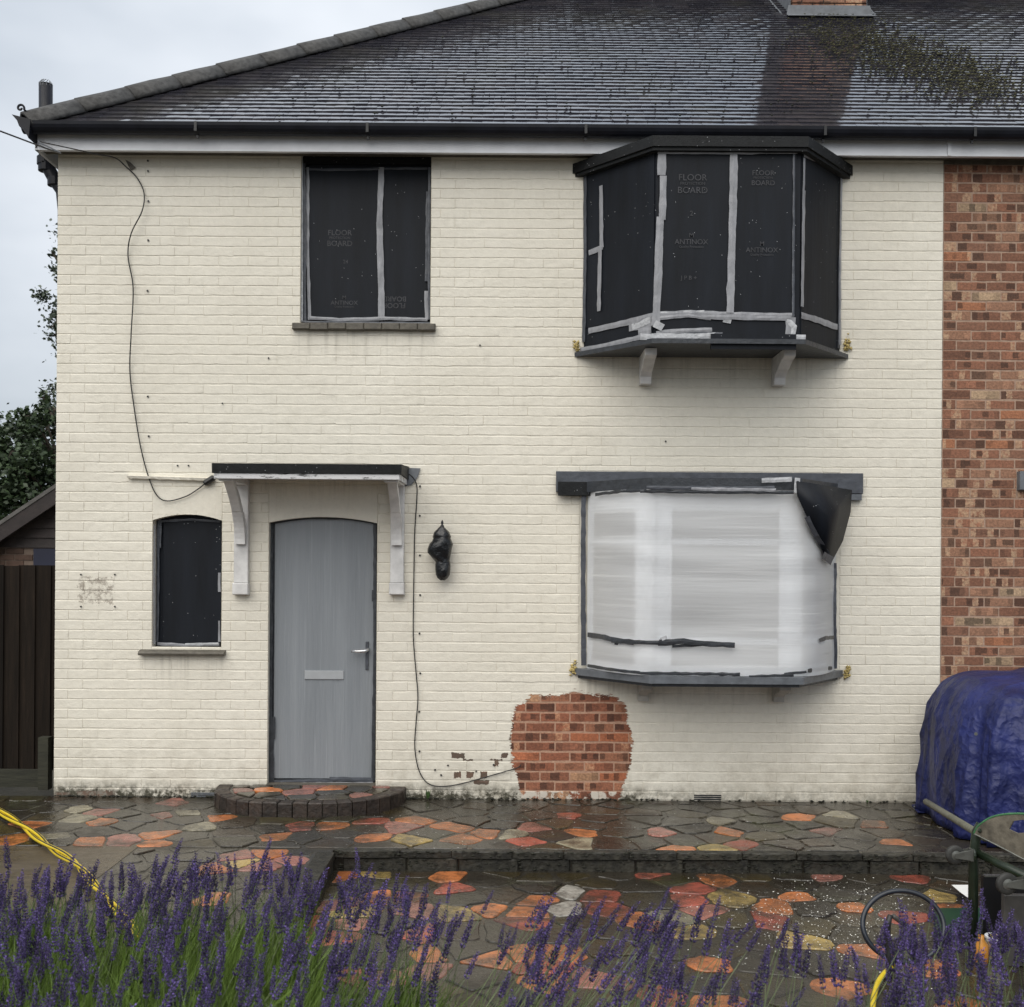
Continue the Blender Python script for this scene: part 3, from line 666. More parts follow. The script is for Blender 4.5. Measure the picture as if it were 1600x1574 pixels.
# hip tiles
d = (Vector((XH, RY, RZ)) - Vector((EX, EY, EZ))); n_ = 15; ln = d.length/n_
for i in range(n_):
    a = Vector((EX, EY, EZ)) + d*(i/n_) + Vector((-.03,-.03,.02)); b_ = a + d/n_*1.04; m2 = MB(); V = []
    dd = d.normalized(); side = dd.cross(Vector((0,0,1))).normalized(); upv = side.cross(dd).normalized()
    for e, (p, rr) in enumerate(((a, .086), (a+(b_-a)*.5, .082), (b_, .077))):
        for j in range(9):
            w = math.pi*j/8; V.append(p + side*math.cos(w)*rr + upv*(math.sin(w)*rr*.62-.060*abs(math.cos(w))**1.3) + Vector((0,0,ru(-.004,.004))))
    m2.add(V, [(e*9+j, e*9+j+1, e*9+j+10, e*9+j+9) for e in range(2) for j in range(8)])
    m2.build('hip_tile', M['hip'], roof, smooth=True, thick=.018)
# ridge tiles
x = XH
while x < 7.5:
    m2 = MB(); V = []
    for e, xx in enumerate((x, x+.45)):
        for j in range(9):
            w = math.pi*j/8; V.append((xx, RY+math.cos(w)*.13, RZ-.02+math.sin(w)*.10))
    m2.add(V, [(j, 9+j, 10+j, j+1) for j in range(8)]); m2.build('ridge_tile', M['hip'], roof if x < HR else nroof, thick=.018); x += .455
# moss
mm = MB(); md = MB()
for _ in range(2600):
    t_ = rnd(); px = 1275 + 290*t_ + random.gauss(0, 30); py = 42 + 95*t_ + random.gauss(0, 20)
    if py > 175 or py < 22: continue
    p = onroof(px, py); s = round((p.y-EY)/CT/GA)*GA - .03; q = RP(p.x, s + ru(-.01,.03), .018+sag(p.x,s)); r = ru(.004,.013); mm.lump(q, r*1.5, r*1.1, r*.6)
for _ in range(380):
    px = ru(430, 1600); py = ru(8, 188); p = onroof(px, py)
    if p.x < EX+(p.y-EY)+.3: continue
    s = round((p.y-EY)/CT/GA)*GA - .03; q = RP(p.x, s + ru(-.006,.02), .02+sag(p.x,s)); r = ru(.005,.012); md.lump(q, r*1.3, r, r*.9)
mm.build('moss', M['moss'], roof, stuff=True); md.build('dark_moss', M['mossdark'], roof, stuff=True)
# chimney
c0 = onroof(1238, 26); c1 = onroof(1358, 28); CX0, CX1, CY0 = c0.x, c1.x, (c0.y+c1.y)/2+.06; CZ0 = EZ+(CY0-EY)*.762; CZT = CZ0+2.3
mb = MB(); mb.box(CX0+.012, CX1-.012, CY0+.012, CY0+.75, CZ0-.3, CZT); ch = mb.build('chimney', M['soot'], house)
for k in range(int((CZT-CZ0+.1)/COURSE)):
    z = CZ0-.1+k*COURSE; wd = (CX1-CX0)/3.5
    for j in range(4 if k % 2 else 4):
        a = CX0 + (j-.5*(k % 2))*wd; b_ = min(a+wd, CX1); a = max(a, CX0)
        if b_-a < .03: continue
        m2 = MB(); m2.bbox(a+.005, b_-.005, CY0, CY0+.1, z+.005, z+COURSE-.005, .004); m2.build('brick', M['brick'] if k < 6 else M['soot'], ch)
m2 = MB(); m2.box(CX0-.05, CX1+.05, CY0-.05, CY0+.8, CZT, CZT+.15); m2.box(CX0-.02, CX1+.02, CY0-.02, CY0+.77, CZT+.15, CZT+.22); m2.build('chimney_cap', M['soot'], ch)
for j in (.27, .73):
    m2 = MB(); m2.lathe((CX0+(CX1-CX0)*j, CY0+.37, CZT+.22), [(.13,0),(.12,.3),(.15,.32),(.15,.38),(.10,.38)], 14); m2.build('chimney_pot', M['mortar'], ch)
mb = MB(); zz = CZ0
mb.add([(CX0-.03,CY0-.006,zz+.10),(CX1+.03,CY0-.006,zz+.10),(CX1+.05,CY0-.01,zz+.005),(CX0-.05,CY0-.01,zz+.005),(CX0-.06,CY0-.14,zz-.07),(CX1+.06,CY0-.14,zz-.07)], [(3,2,1,0),(4,5,2,3)])
for sgn, cx in ((-1, CX0), (1, CX1)):
    for k in range(4):
        y0 = CY0+.02+k*.18; z0 = CZ0+(y0-CY0)*.762
        mb.add([(cx+sgn*.006,y0,z0-.05),(cx+sgn*.006,y0+.19,z0+.07),(cx+sgn*.006,y0+.19,z0+.30),(cx+sgn*.006,y0,z0+.16),(cx+sgn*.10,y0,z0+.01),(cx+sgn*.10,y0+.19,z0+.01+.19*.762+.01)], [(0,1,2,3),(0,1,5,4)])
mb.build('flashing', M['lead'], ch, thick=.006)
# fascia, soffit, gutter
def eaves(parent, xa, xb, left):
    mb = MB(); mb.box(xa, xb, -.165, -.135, 4.862, 5.01); mb.profile([(-.172,4.862),(-.172,4.874),(-.165,4.874),(-.165,4.862)], xa, xb); fa = mb.build('fascia', M['white'], parent)
    mb = MB(); mb.box(xa, xb, -.134, .0, 4.93-.04, 4.93-.02); mb.build('soffit', M['sill'], parent)
    prof = [(math.cos(w)*.062, math.sin(w)*.062) for w in [math.pi+math.pi*i/10 for i in range(11)]]
    inner = [(a*.93, b_*.93) for a, b_ in prof[::-1]]
    mb = MB(); mb.profile([(-.232+a, 5.035+b_*1.25) for a, b_ in prof+inner], xa-(.06 if left else 0), xb); gt = mb.build('gutter', M['gutter'], parent, smooth=False)
    for px in (308, 575, 915, 1287, 1520):
        p = W(px, 205, -.25).x
        if xa < p < xb: mb = MB(); mb.box(p-.010, p+.010, -.299, -.294, 4.965, 5.035); mb.box(p-.008, p+.008, -.24, -.225, 4.935, 4.957); mb.build('gutter_bracket', M['black'], gt)
    return gt
gt = eaves(house, HL-.10, HR, True); eaves(nb, HR, 7.6, False)
p = W(1483, 235, -.17); mb = MB(); mb.box(p.x-.012, p.x+.014, -.178, -.1665, 4.864, 4.99); mb.build('fascia_joint', M['white'], nb)
# side eaves: boxed end, gutter end
mb = MB(); mb.box(HL-.105, HL-.085, -.165, 8, 4.862, 5.01); mb.build('side_fascia', M['white'], house)
mb = MB(); pr = [(-3.70,5.075),(-3.66,5.03),(-3.645,4.99),(-3.61,4.955),(-3.585,4.92),(-3.575,4.90),(-3.56,5.04)]
mb.add([(a, -.30, b_) for a, b_ in pr] + [(a, 8, b_) for a, b_ in pr], [tuple(range(7)), tuple(range(13,6,-1))] + [(i, 7+i, 7+(i+1)%7, (i+1)%7) for i in range(7)]); mb.build('side_gutter', M['gutter'], house)
# hip iron
pts = []
for i in range(26):
    w = i/25*2.1*math.pi; r = 6.2*(1-i/25*.72); pts.append(W(33+r*math.cos(-w+.4)-1, 169-r*math.sin(-w+.4)*-1, -.26))
base = [W(43,186,-.2), W(42,180,-.22), W(40.5,174,-.25)]
mb = MB(); mb.tube(base+pts, .0085, 6); mb.build('hip_iron', M['gutter'], roof)
# soil pipe with its swan neck, and vent cowl
Yp = .3
mb = MB(); pp = [W(101,1230,Yp), W(101,330,Yp), W(98,300,Yp), W(86,282,Yp), W(75,262,Yp), W(71.5,245,Yp), W(71.5,134,Yp)]
mb.tube(pp, .052, 14); sp = mb.build('soil_pipe', M['gutter'], house, smooth=True)
for (px, py) in ((71.5,252),(73.5,262),(88,285)):
    mb = MB(); q = W(px, py, Yp); mb.lathe(q, [(.056,-.03),(.066,-.03),(.066,.03),(.056,.03)], 14); mb.build('collar', M['gutter'], sp)
mb = MB(); q = W(71.5,135,Yp)
for j in range(12):
    w = j*math.pi/6; a = q+Vector((math.cos(w)*.05, math.sin(w)*.05, -.01)); mb.tube([a, a+Vector((0,0,.03)), q+Vector((math.cos(w+.5)*.03, math.sin(w+.5)*.03, .045))], .003, 4)
mb.lathe(q+Vector((0,0,.012)), [(.052,0),(.052,.004)], 12)
mb.build('vent_cage', M['lead'], sp)

# ------------------------------------------------------------ tape and panels
def ribbon(parent, pts, width, mat, nrm, name='tape', wob=.006, off=.004, seg=.05, lab=None):
    nrm = Vector(nrm).normalized(); P = [Vector(p) for p in pts]; D = []
    for i in range(len(P)-1):
        n_ = max(1, int((P[i+1]-P[i]).length/seg))
        for j in range(n_): D.append(P[i].lerp(P[i+1], j/n_))
    D.append(P[-1]); A, B = [], []
    for i, p in enumerate(D):
        t_ = (D[min(i+1,len(D)-1)]-D[max(i-1,0)]).normalized(); s_ = t_.cross(nrm).normalized(); w = width*(1+ru(-.10,.10))/2
        o = nrm*(off+ru(0,.0025)); A.append(p+s_*(w+ru(-wob,wob)*.4)+o); B.append(p-s_*(w+ru(-wob,wob)*.4)+o+nrm*ru(0,.002))
    C_ = [(a+b_)/2+nrm*ru(.0005,.003) for a, b_ in zip(A, B)]
    mb = MB(); mb.strip(A, C_); mb.strip(C_, B); return mb.build(name, mat, parent, thick=.0015, label=lab)
NW = (0,-1,0)
def wr(parent, pxs, width_px, mat, Y, **k): return ribbon(parent, [W(x, y, Y) for x, y in pxs], width_px/(F/(Y-CAMY)), mat, NW, **k)
def lettering(parent, lines, center, xdir, nrm, size, flip=False, mat='print'):
    xdir = Vector(xdir).normalized(); nrm = Vector(nrm).normalized(); up = nrm.cross(xdir)
    if up.z < 0: up = -up
    y = 0; first = True
    for txt, sc in lines:
        if not first: y += size*sc*.80+size*.13
        first = False
        cu = bpy.data.curves.new('lettering', 'FONT'); cu.body = txt; cu.size = size*sc; cu.align_x = 'CENTER'; cu.extrude = .00005; cu.resolution_u = 3; cu.offset = .0006*sc
        tmp = bpy.data.objects.new('tmp', cu); me = bpy.data.meshes.new_from_object(tmp); bpy.data.objects.remove(tmp); me.materials.clear(); me.materials.append(M[mat])
        f = -1 if flip else 1
        m = Matrix((( xdir.x*f, up.x*f, nrm.x, 0), (xdir.y*f, up.y*f, nrm.y, 0), (xdir.z*f, up.z*f, nrm.z, 0), (0,0,0,1)))
        me.transform(m); c = Vector(center) - up*f*y + nrm*.0035
        link('lettering', me, parent, c)
BOARDTXT = [('FLOOR', 1), ('PROTECTION', .45), ('BOARD', 1)]
ANT = [('M', .9), ('ANTINOX', 1), ('Quality Protection', .45)]

# ------------------------------------------------------------ upper window
x0, x1, z0, z1 = OP_UP; Y = .085
mb = MB(); mb.box(x0+.002, x1-.002, Y+.012, Y+.06, z0, z1-.02); win = mb.build('window', M['board'], house, label='upstairs window sealed with black board and grey tape')
pxm = W(595, 380, Y).x
mb = MB(); mb.bbox(x0+.045, pxm-.012, Y-.002, Y+.011, z0+.025, z1-.075, .002); bl = mb.build('board', M['board'], win)
mb = MB(); mb.bbox(pxm+.012, x1-.03, Y+.001, Y+.011, z0+.025, z1-.075, .002); br = mb.build('board', M['board'], win)
mb = MB(); mb.box(x0+.003, x1-.003, Y-.03, Y+.02, z1-.075, z1-.021); mb.build('head_board', M['felt'], win)
wr(win, [(481,262),(481,400),(484,500)], 5, M['tape'], Y-.004); wr(win, [(474,255),(475,380),(475,502)], 7, M['tapemid'], Y-.02); wr(win, [(472,250),(472,503)], 3, M['tapelight'], Y-.045, wob=.003)
wr(win, [(482,265),(540,266),(600,264),(668,264)], 4, M['tapemid'], Y-.004); wr(win, [(596,262),(593,350)], 9, M['tape'], Y-.004); wr(win, [(593,348),(596,460),(596,500)], 10, M['tape'], Y-.007)
wr(win, [(668,300),(666,440)], 4, M['tapemid'], Y-.006); wr(win, [(666,455),(667,500)], 6, M['tape'], Y-.006); wr(win, [(484,497),(530,500),(600,498),(668,500)], 5, M['tape'], Y-.008); wr(win, [(473,504),(560,505),(672,506)], 4, M['tapemid'], Y-.035)
wr(win, [(671,262),(670,380),(671,500)], 4, M['tapemid'], Y-.03)
c = W(531, 368, Y); lettering(bl, BOARDTXT, (c.x, Y, c.z), (1,0,0), NW, .058)
c = W(538, 468, Y); lettering(bl, ANT, (c.x, Y, c.z), (1,0,0), NW, .045)
c = W(616, 470, Y); lettering(br, BOARDTXT[::2], (c.x, Y+.003, c.z-.02), (1,0,0), NW, .055, flip=True)
c = W(540, 412, Y); lettering(bl, [('24', 1)], (c.x, Y, c.z), (1,0,0), NW, .04)
a, b_ = W(458, 511), W(681, 512)
mb = MB(); n_ = 8
for i in range(n_):
    xa_, xb_ = a.x+(b_.x-a.x)*i/n_, a.x+(b_.x-a.x)*(i+1)/n_
    m2 = MB(); m2.bbox(xa_+.001, xb_-.001, -.05+ru(-.003,.003), .09, z0-.055+ru(-.004,.004), z0-.004+ru(-.001,.001), .006); m2.build('sill_tile', M['sill'], win)

# ------------------------------------------------------------ small window
x0, x1, z0, z1 = OP_SM; Y = .085
mb = MB(); mb.box(x0+.002, x1-.002, Y+.012, Y+.05, z0, z1-.003); win = mb.build('window', M['board'], house, label='small arched window beside the canopy filled with black board')
mb = MB(); mb.bbox(x0+.055, x1-.006, Y-.002, Y+.011, z0+.02, z1-.035, .002); mb.build('board', M['board'], win)
wr(win, [(248,812),(247,930),(246,1003)], 4, M['tapemid'], Y-.006); wr(win, [(251,812),(250,856)], 4, M['tapemid'], Y-.008); wr(win, [(241,820),(241,1006)], 4, M['tape'], Y-.04, wob=.002); wr(win, [(240,855),(240,945)], 2.5, M['tapelight'], Y-.044, wob=.002)
wr(win, [(250,815),(300,812),(345,815)], 3.5, M['tapemid'], Y-.006); wr(win, [(343,895),(343,925)], 4, M['tape'], Y-.006); wr(win, [(343,970),(343,1003)], 3.5, M['tape'], Y-.006); wr(win, [(246,1006),(290,1008),(343,1007)], 5, M['tape'], Y-.01); wr(win, [(290,1007),(342,1006)], 4, M['tapelight'], Y-.016)
a, b_ = W(219, 1020), W(353, 1020)
mb = MB(); mb.profile([(-.055,z0-.062),(-.06,z0-.045),(-.045,z0-.03),(.09,z0-.002),(.09,z0-.06)], a.x, b_.x); mb.build('sill', M['sill'], win, bevel=.004)

# ------------------------------------------------------------ door
x0, x1, z0, z1 = OP_DR; Y = .075
mb = MB(); mb.box(x0+.002, x1-.002, Y+.006, Y+.05, z0, z1-.003); dr = mb.build('door', M['tapedark'], house, label='front door wrapped in grey plastic film')
# film: a sheet with slight vertical ripples
mb = MB(); nx, nz_ = 36, 40; V = []
for j in range(nz_+1):
    for i in range(nx+1):
        u, v = i/nx, j/nz_; X = x0+.032+(x1-x0-.045)*u; Z = z0+.032+(z1-.012-z0-.032)*v
        Z = min(Z, z1-.012-.042*(2*(u-.5))**2); V.append((X, Y+.0*u-.004+.0022*math.sin(u*40+2*math.sin(v*3))*(.3+.7*abs(math.sin(u*7))) , Z))
mb.add(V, [(j*(nx+1)+i, j*(nx+1)+i+1, (j+1)*(nx+1)+i+1, (j+1)*(nx+1)+i) for j in range(nz_) for i in range(nx)]); mb.build('plastic_film', M['film'], dr, smooth=True)
a = W(476,1048,Y-.01); b_ = W(537,1062,Y-.01); mb = MB(); mb.bbox(a.x, b_.x, Y-.014, Y, b_.z, a.z, .003); mb.build('letterbox', M['doorpale'], dr)
a = W(573,1012,Y-.01); mb = MB(); mb.bbox(a.x-.008, a.x+.014, Y-.018, Y, a.z-.17, a.z+.045, .003); hp = mb.build('handle_plate', M['tapemid'], dr)
mb = MB(); q = [W(574,1014,Y-.02), W(574,1016,Y-.055), W(570,1018,Y-.06), W(560,1018,Y-.06), W(549,1018,Y-.055)]; mb.tube(q, [.012,.012,.014,.012,.011], 10); mb.build('handle', M['chrome'], dr, smooth=True)
for pts, w, m in (([(422,815),(422,1000),(421,1222)], 8, 'tapedark'), ([(586,818),(586,1000),(583,1220)], 5, 'tapedark'), ([(425,815),(470,809),(540,809),(587,817)], 5, 'tapedark'),
                  ([(426,1222),(500,1220),(520,1221)], 6, 'tapemid'), ([(515,1217),(583,1219)], 7, 'tapemid'), ([(420,1224),(583,1224)], 4, 'tape'), ([(427,1120),(427,1155)], 7, 'tapedark'), ([(584,922),(584,940)], 6, 'tapedark'), ([(421,1140),(423,1222)], 12, 'tapedark')):
    wr(dr, pts, w, M[m], Y-.012)
mb = MB(); a = W(417,1227); b_ = W(586,1227); mb.box(a.x, b_.x, -.03, .1, z0-.02, z0+.004); mb.build('threshold', M['sill'], dr)

# ------------------------------------------------------------ canopy
CD = -.56; a = W(331,735,CD); b_ = W(623,735,CD); zt, zm, zb = W(480,725,CD).z, W(480,740,CD).z, W(480,749,CD).z
mb = MB(); mb.profile([(CD,zm),(CD-.004,zt),(0,zt+.03),(0,zm)], a.x, b_.x+.02); can = mb.build('canopy', M['felt'], house, label='flat porch canopy over the front door')
mb = MB(); mb.bbox(a.x+.012, b_.x+.005, CD+.008, CD+.03, zb, zm-.001, .003); mb.build('canopy_fascia', M['fascia'], can)
for xx in (a.x+.014, b_.x-.012):
    mb = MB(); mb.box(xx, xx+.02, CD+.031, -.002, zb, zm-.001); mb.build('canopy_fascia', M['fascia'], can)
mb = MB(); mb.box(a.x+.04, b_.x-.02, CD+.035, -.002, zb+.03, zb+.045); mb.build('canopy_soffit', M['whitedirty'], can)
def canbr(pxl, pxr):
    xl, xr = W(pxl, 850).x, W(pxr, 850).x; xm = (xl+xr)/2; zbot = W(pxl, 929).z
    mb = MB(); mb.bbox(xl, xr, -.052, -.003, zbot+.09, zb+.028, .003); mb.bbox(xl-.006, xr+.006, -.07, -.003, zbot, zbot+.088, .006); br_ = mb.build('bracket', M['whitedirty'], can)
    oc = []; ic = []
    for i in range(13):
        t_ = i/12; y = -.055-.40*(t_**1.9); z = 1.93+(zb+.025-1.93)*t_
        oc.append((y-.035+.01*math.sin(t_*math.pi), z)); ic.append((y+.045, z-.005*t_))
    w_ = .038
    mb.__init__(); mb.profile(oc[:7]+ic[:7][::-1], xm-w_, xm+w_); mb.profile([(p[0]-.008, p[1]) for p in oc[6:]]+ic[6:][::-1], xm-w_*.9, xm+w_*.9)
    mb.build('brace', M['whitedirty'], can)
    mb = MB(); mb.box(xm-.05, xm+.05, CD+.05, -.003, zb-.012, zb+.029); mb.build('brace_head', M['whitedirty'], can)
canbr(368, 390); canbr(611, 632)
mb = MB(); P_ = [W(q[0], q[1], -.012) for q in ((628,731),(657,732),(653,745),(643,758),(633,760))]; mb.add(P_, [(0,1,2,3,4)]); mb.build('lead_flap', M['lead'], can, thick=.006)

# ------------------------------------------------------------ bays
BD = -.515
def bayplan(d=BD, e=0.0, pa=913, pb=1025, pc=1250, pd=1312):
    xa, xd = W(pa,410).x, W(pd,410).x; xb, xc = W(pb,390,d).x, W(pc,390,d).x
    return [(xa-e,-.002),(xb-e*.55,d-e),(xc+e*.55,d-e),(xd+e,-.002)]
class Facet:
    def __init__(s, p, q):
        s.p, s.q = Vector((p[0],p[1],0)), Vector((q[0],q[1],0)); s.d = (s.q-s.p).normalized(); s.n = Vector((s.d.y,-s.d.x,0)); s.l = (s.q-s.p).length
    def at(s, px, py): return hit(px, py, s.p, s.n)
    def panel(s, parent, u0, u1, z0, z1, t_, mat, name, off=.0):
        a = s.p+s.d*(u0*s.l)+s.n*off; b_ = s.p+s.d*(u1*s.l)+s.n*off; o = s.n*t_; mb = MB()
        V = [a, b_, b_+o, a+o]; mb.add([(v.x,v.y,z0) for v in V]+[(v.x,v.y,z1) for v in V], [(3,2,1,0),(4,5,6,7),(0,1,5,4),(1,2,6,5),(2,3,7,6),(3,0,4,7)]); return mb.build(name, mat, parent)
    def tape(s, parent, pts, wpx, mat, **k):
        P_ = [s.at(*p) for p in pts]; return ribbon(parent, P_, wpx*1.18/217.0, mat, s.n, **k)
bp = bayplan(); FL, FF, FR = Facet(bp[0],bp[1]), Facet(bp[1],bp[2]), Facet(bp[2],bp[3])
for f in (FL,FF,FR):
    if f.n.y > 0: f.n = -f.n
zlo, zhi, zmid = 3.405, 4.775, FF.at(1130, 492).z
mb = MB(); mb.prism(bp, zlo, zhi); bay = mb.build('bay_window', M['board'], house, label='upstairs bay window boxed in with black board and silver tape')
T = .008
FL.panel(bay, .02, .98, zmid, zhi-.03, T, M['board'], 'board'); FR.panel(bay, .02, .98, zmid, zhi-.03, T, M['board'], 'board')
um = (FF.at(1144,380)-FF.p).dot(FF.d)/FF.l
bA = FF.panel(bay, .02, um-.008, zmid, zhi-.03, T, M['board'], 'board'); bB = FF.panel(bay, um+.008, .97, zmid, zhi-.03, T, M['board'], 'board')
FL.panel(bay, .02, .98, zlo+.01, zmid-.008, T, M['board'], 'board'); FF.panel(bay, .01, .99, zlo+.01, zmid-.008, T, M['board'], 'board'); FR.panel(bay, .02, .98, zlo+.01, zmid-.008, T, M['board'], 'board')
FF.panel(bay, .38, .97, FF.at(1130,547).z, FF.at(1130,523).z, .02, M['board'], 'loose_board', off=.012)
rp = bayplan(e=.07, pa=908, pd=1317); mb = MB(); mb.prism(rp, zhi-.005, zhi+.07)
rp2 = bayplan(e=.055, pa=909, pd=1316); mb.prism(rp2, zhi-.03, zhi-.006); mb.build('bay_roof', M['felt'], bay)
sp_ = bayplan(e=.055, pa=910, pd=1315); mb = MB(); mb.prism(sp_, zlo-.03, zlo+.004); mb.build('bay_base', M['tapedark'], bay)
tp = M['tape']; TT = .012
for f, pts, w, m in (
    (FL, [(926,262),(980,246),(1022,236)], 5, 'tape'), (FF, [(1027,239),(1080,240),(1150,240),(1245,239)], 5, 'tape'), (FR, [(1253,243),(1280,254),(1312,276)], 5, 'tape'),
    (FF, [(1034,240),(1033,275)], 11, 'tape'), (FF, [(1036,276),(1034,345)], 9, 'tape'), (FF, [(1031,340),(1027,450),(1024,510)], 10, 'tape'),
    (FF, [(1146,240),(1144,350)], 10, 'tape'), (FF, [(1144,348),(1141,440),(1140,490)], 10, 'tape'),
    (FR, [(1254,248),(1253,300)], 5, 'tape'), (FR, [(1253,298),(1251,400),(1250,480)], 7, 'tape'),
    (FL, [(941,291),(942,388)], 7, 'tape'), (FL, [(940,386),(938,487)], 7, 'tape'), (FL, [(922,396),(944,387)], 7, 'tape'),
    (FL, [(916,272),(916,400),(914,535)], 6, 'tapemid'), (FR, [(1311,280),(1309,400),(1309,540)], 5, 'tape'), (FR, [(1309,400),(1308,545)], 7, 'tapemid'),
    (FL, [(922,518),(980,505),(1024,494)], 8, 'tape'), (FF, [(1026,492),(1080,490),(1170,493),(1240,494)], 7, 'tape'), (FF, [(1095,496),(1235,499)], 6, 'tape'), (FF, [(1030,490),(1100,488)], 4, 'tapelight'), (FR, [(1249,493),(1275,501),(1305,512)], 8, 'tape'),
    (FL, [(985,510),(1020,503)], 14, 'tape'), (FF, [(1031,505),(1026,515)], 13, 'tapelight'), (FF, [(1025,522),(1060,518),(1112,516)], 6, 'tape'), (FF, [(1000,527),(1060,528),(1120,526)], 9, 'tapelight'), (FF, [(1025,531),(1115,533)], 4, 'tape'),
    (FL, [(905,548),(950,540),(1018,524)], 6, 'tape'), (FL, [(990,512),(1018,500)], 9, 'tapelight'), (FL, [(1000,520),(1020,516)], 8, 'tape'), (FF, [(1030,498),(1075,494),(1110,499)], 5, 'tape'), (FF, [(1050,524),(1100,521),(1128,523)], 4, 'tapemid'), (FF, [(1228,499),(1240,512),(1238,524)], 7, 'tapelight'), (FF, [(1130,499),(1142,502)], 9, 'tapelight'), (FF, [(1238,496),(1240,240)], 3, 'tapemid'), (FF, [(1234,497),(1234,524)], 13, 'tape'), (FF, [(1220,527),(1258,528)], 7, 'tapelight'), (FR, [(1252,535),(1280,545),(1316,553)], 4, 'tape')):
    f.tape(bay, pts, w, M[m], off=TT+ru(0,.006))
tx = FF.d
c = FF.at(1082, 283)+FF.n*T; lettering(bA, BOARDTXT, c, tx, FF.n, .064); c = FF.at(1080, 372)+FF.n*T; lettering(bA, ANT, c, tx, FF.n, .052)
c = FF.at(1080, 338)+FF.n*T; lettering(bA, [('2', 1)], c, tx, FF.n, .05); c = FF.at(1076, 438)+FF.n*T; lettering(bA, [('J P B +', 1)], c, tx, FF.n, .042)
c = FF.at(1192, 275)+FF.n*T; lettering(bB, BOARDTXT, c, tx, FF.n, .05); c = FF.at(1190, 385)+FF.n*T; lettering(bB, ANT, c, tx, FF.n, .05)
def corbel(parent, px, py, ztop, drop, dep, w=.085, mat='whitedirty'):
    xm = W(px, py).x; z = ztop
    pr = [(-.003,z),(-dep,z),(-dep,z-.05),(-dep*.93,z-.062),(-dep*.80,z-.068),(-dep*.66,z-.09),(-dep*.55,z-drop*.5),(-dep*.36,z-drop*.62),(-dep*.26,z-drop*.75),(-dep*.24,z-drop),(-.003,z-drop)]
    mb = MB(); mb.profile(pr, xm-w/2, xm+w/2); mb.build('corbel', M[mat], parent, bevel=.003)
corbel(bay, 1007, 560, zlo-.032, .215, .40); corbel(bay, 1214, 560, zlo-.032, .215, .40)
# hardened foam at the corners
def foam(px, py, parent):
    mb = MB(); c = W(px, py, -.02)
    for _ in range(26): q = c+Vector((random.gauss(0,.012), ru(-.008,.012), random.gauss(0,.024))); mb.lump(q, ru(.008,.018), ru(.008,.014), ru(.008,.018))
    mb.build('foam', M['foam'], parent, smooth=True)
foam(901,540,bay); foam(1324,541,bay)

# lower bay
bp = bayplan(pa=915, pd=1306); bl_ = [Facet(bp[0],bp[1]), Facet(bp[1],bp[2]), Facet(bp[2],bp[3])]
for f in bl_:
    if f.n.y > 0: f.n = -f.n
z0, z1 = 1.005, 2.33
def inset(pl, e): return [(pl[0][0]+e,0), (pl[1][0]+e*.5,pl[1][1]+e), (pl[2][0]-e*.5,pl[2][1]+e), (pl[3][0]-e,0)]
sp_ = bayplan(e=.06, pa=912, pd=1309); mb = MB(); mb.prism(sp_, z0-.05, z0); lb = mb.build('bay_window', M['sillgrey'], house, label='downstairs bay window under stretched cloudy plastic')
mb = MB(); mb.prism(bayplan(e=.02, pa=912, pd=1309), z0-.075, z0-.052); mb.build('sill_base', M['tapedark'], lb)
ip = inset(bp, .06); fi = [Facet(ip[0],ip[1]), Facet(ip[1],ip[2]), Facet(ip[2],ip[3])]
for f in fi:
    if f.n.y > 0: f.n = -f.n
for k, f in enumerate(fi):
    for u in ((0,1) if k != 1 else (0,1)):
        a = f.p+f.d*(f.l*u); w = .05 if (k == 1) else (.075 if (k == 0 and u == 1) else .035)
        uu = max(w/f.l, min(1-w/f.l, u)); f.panel(lb, uu-w/f.l, uu+w/f.l, z0, z1, .036, M['upvc'], 'frame_post')
    for za, zb_ in ((z0, z0+.07), (z0+.22,z0+.27), (z0+.94,z0+.985), (z1-.14, z1)): f.panel(lb, .01, .99, za, zb_, .012, M['upvc'], 'frame_rail', off=-.012)
    f.panel(lb, .0, 1, z0, z1, .006, M['glass'], 'pane', off=-.02)
# plastic sheet pulled over the bay: smooth bulge in plan
mb = MB(); NX, NZ = 60, 46; V = []
zs0, zs1 = z0+.004, z1+.01
xa, xd = W(917,900).x, W(1304,900).x; xb, xc = bp[1][0], bp[2][0]
def plan(u):
    x = xa+(xd-xa)*u; e = .30
    dx = 0 if xb <= x <= xc else ((xb-x)/(xb-xa) if x < xb else (x-xc)/(xd-xc))
    return x, -.035-(abs(BD)-.01)*(1-dx**1.9)
for j in range(NZ+1):
    for i in range(NX+1):
        u, v = i/NX, j/NZ; x, y = plan(u); wv = .006*math.sin(v*34+3*math.sin(u*3))*(.5+.5*math.sin(v*11+u*2)); z = zs0+(zs1-zs0)*v
        y += wv - .0 + .03*math.exp(-((u-.38)/.16)**2-((v-.25)/.1)**2)
        V.append((x, y, z))
mb.add(V, [(j*(NX+1)+i, j*(NX+1)+i+1, (j+1)*(NX+1)+i+1, (j+1)*(NX+1)+i) for j in range(NZ) for i in range(NX)]); mb.build('plastic_sheet', M['plastic'], lb, smooth=True)
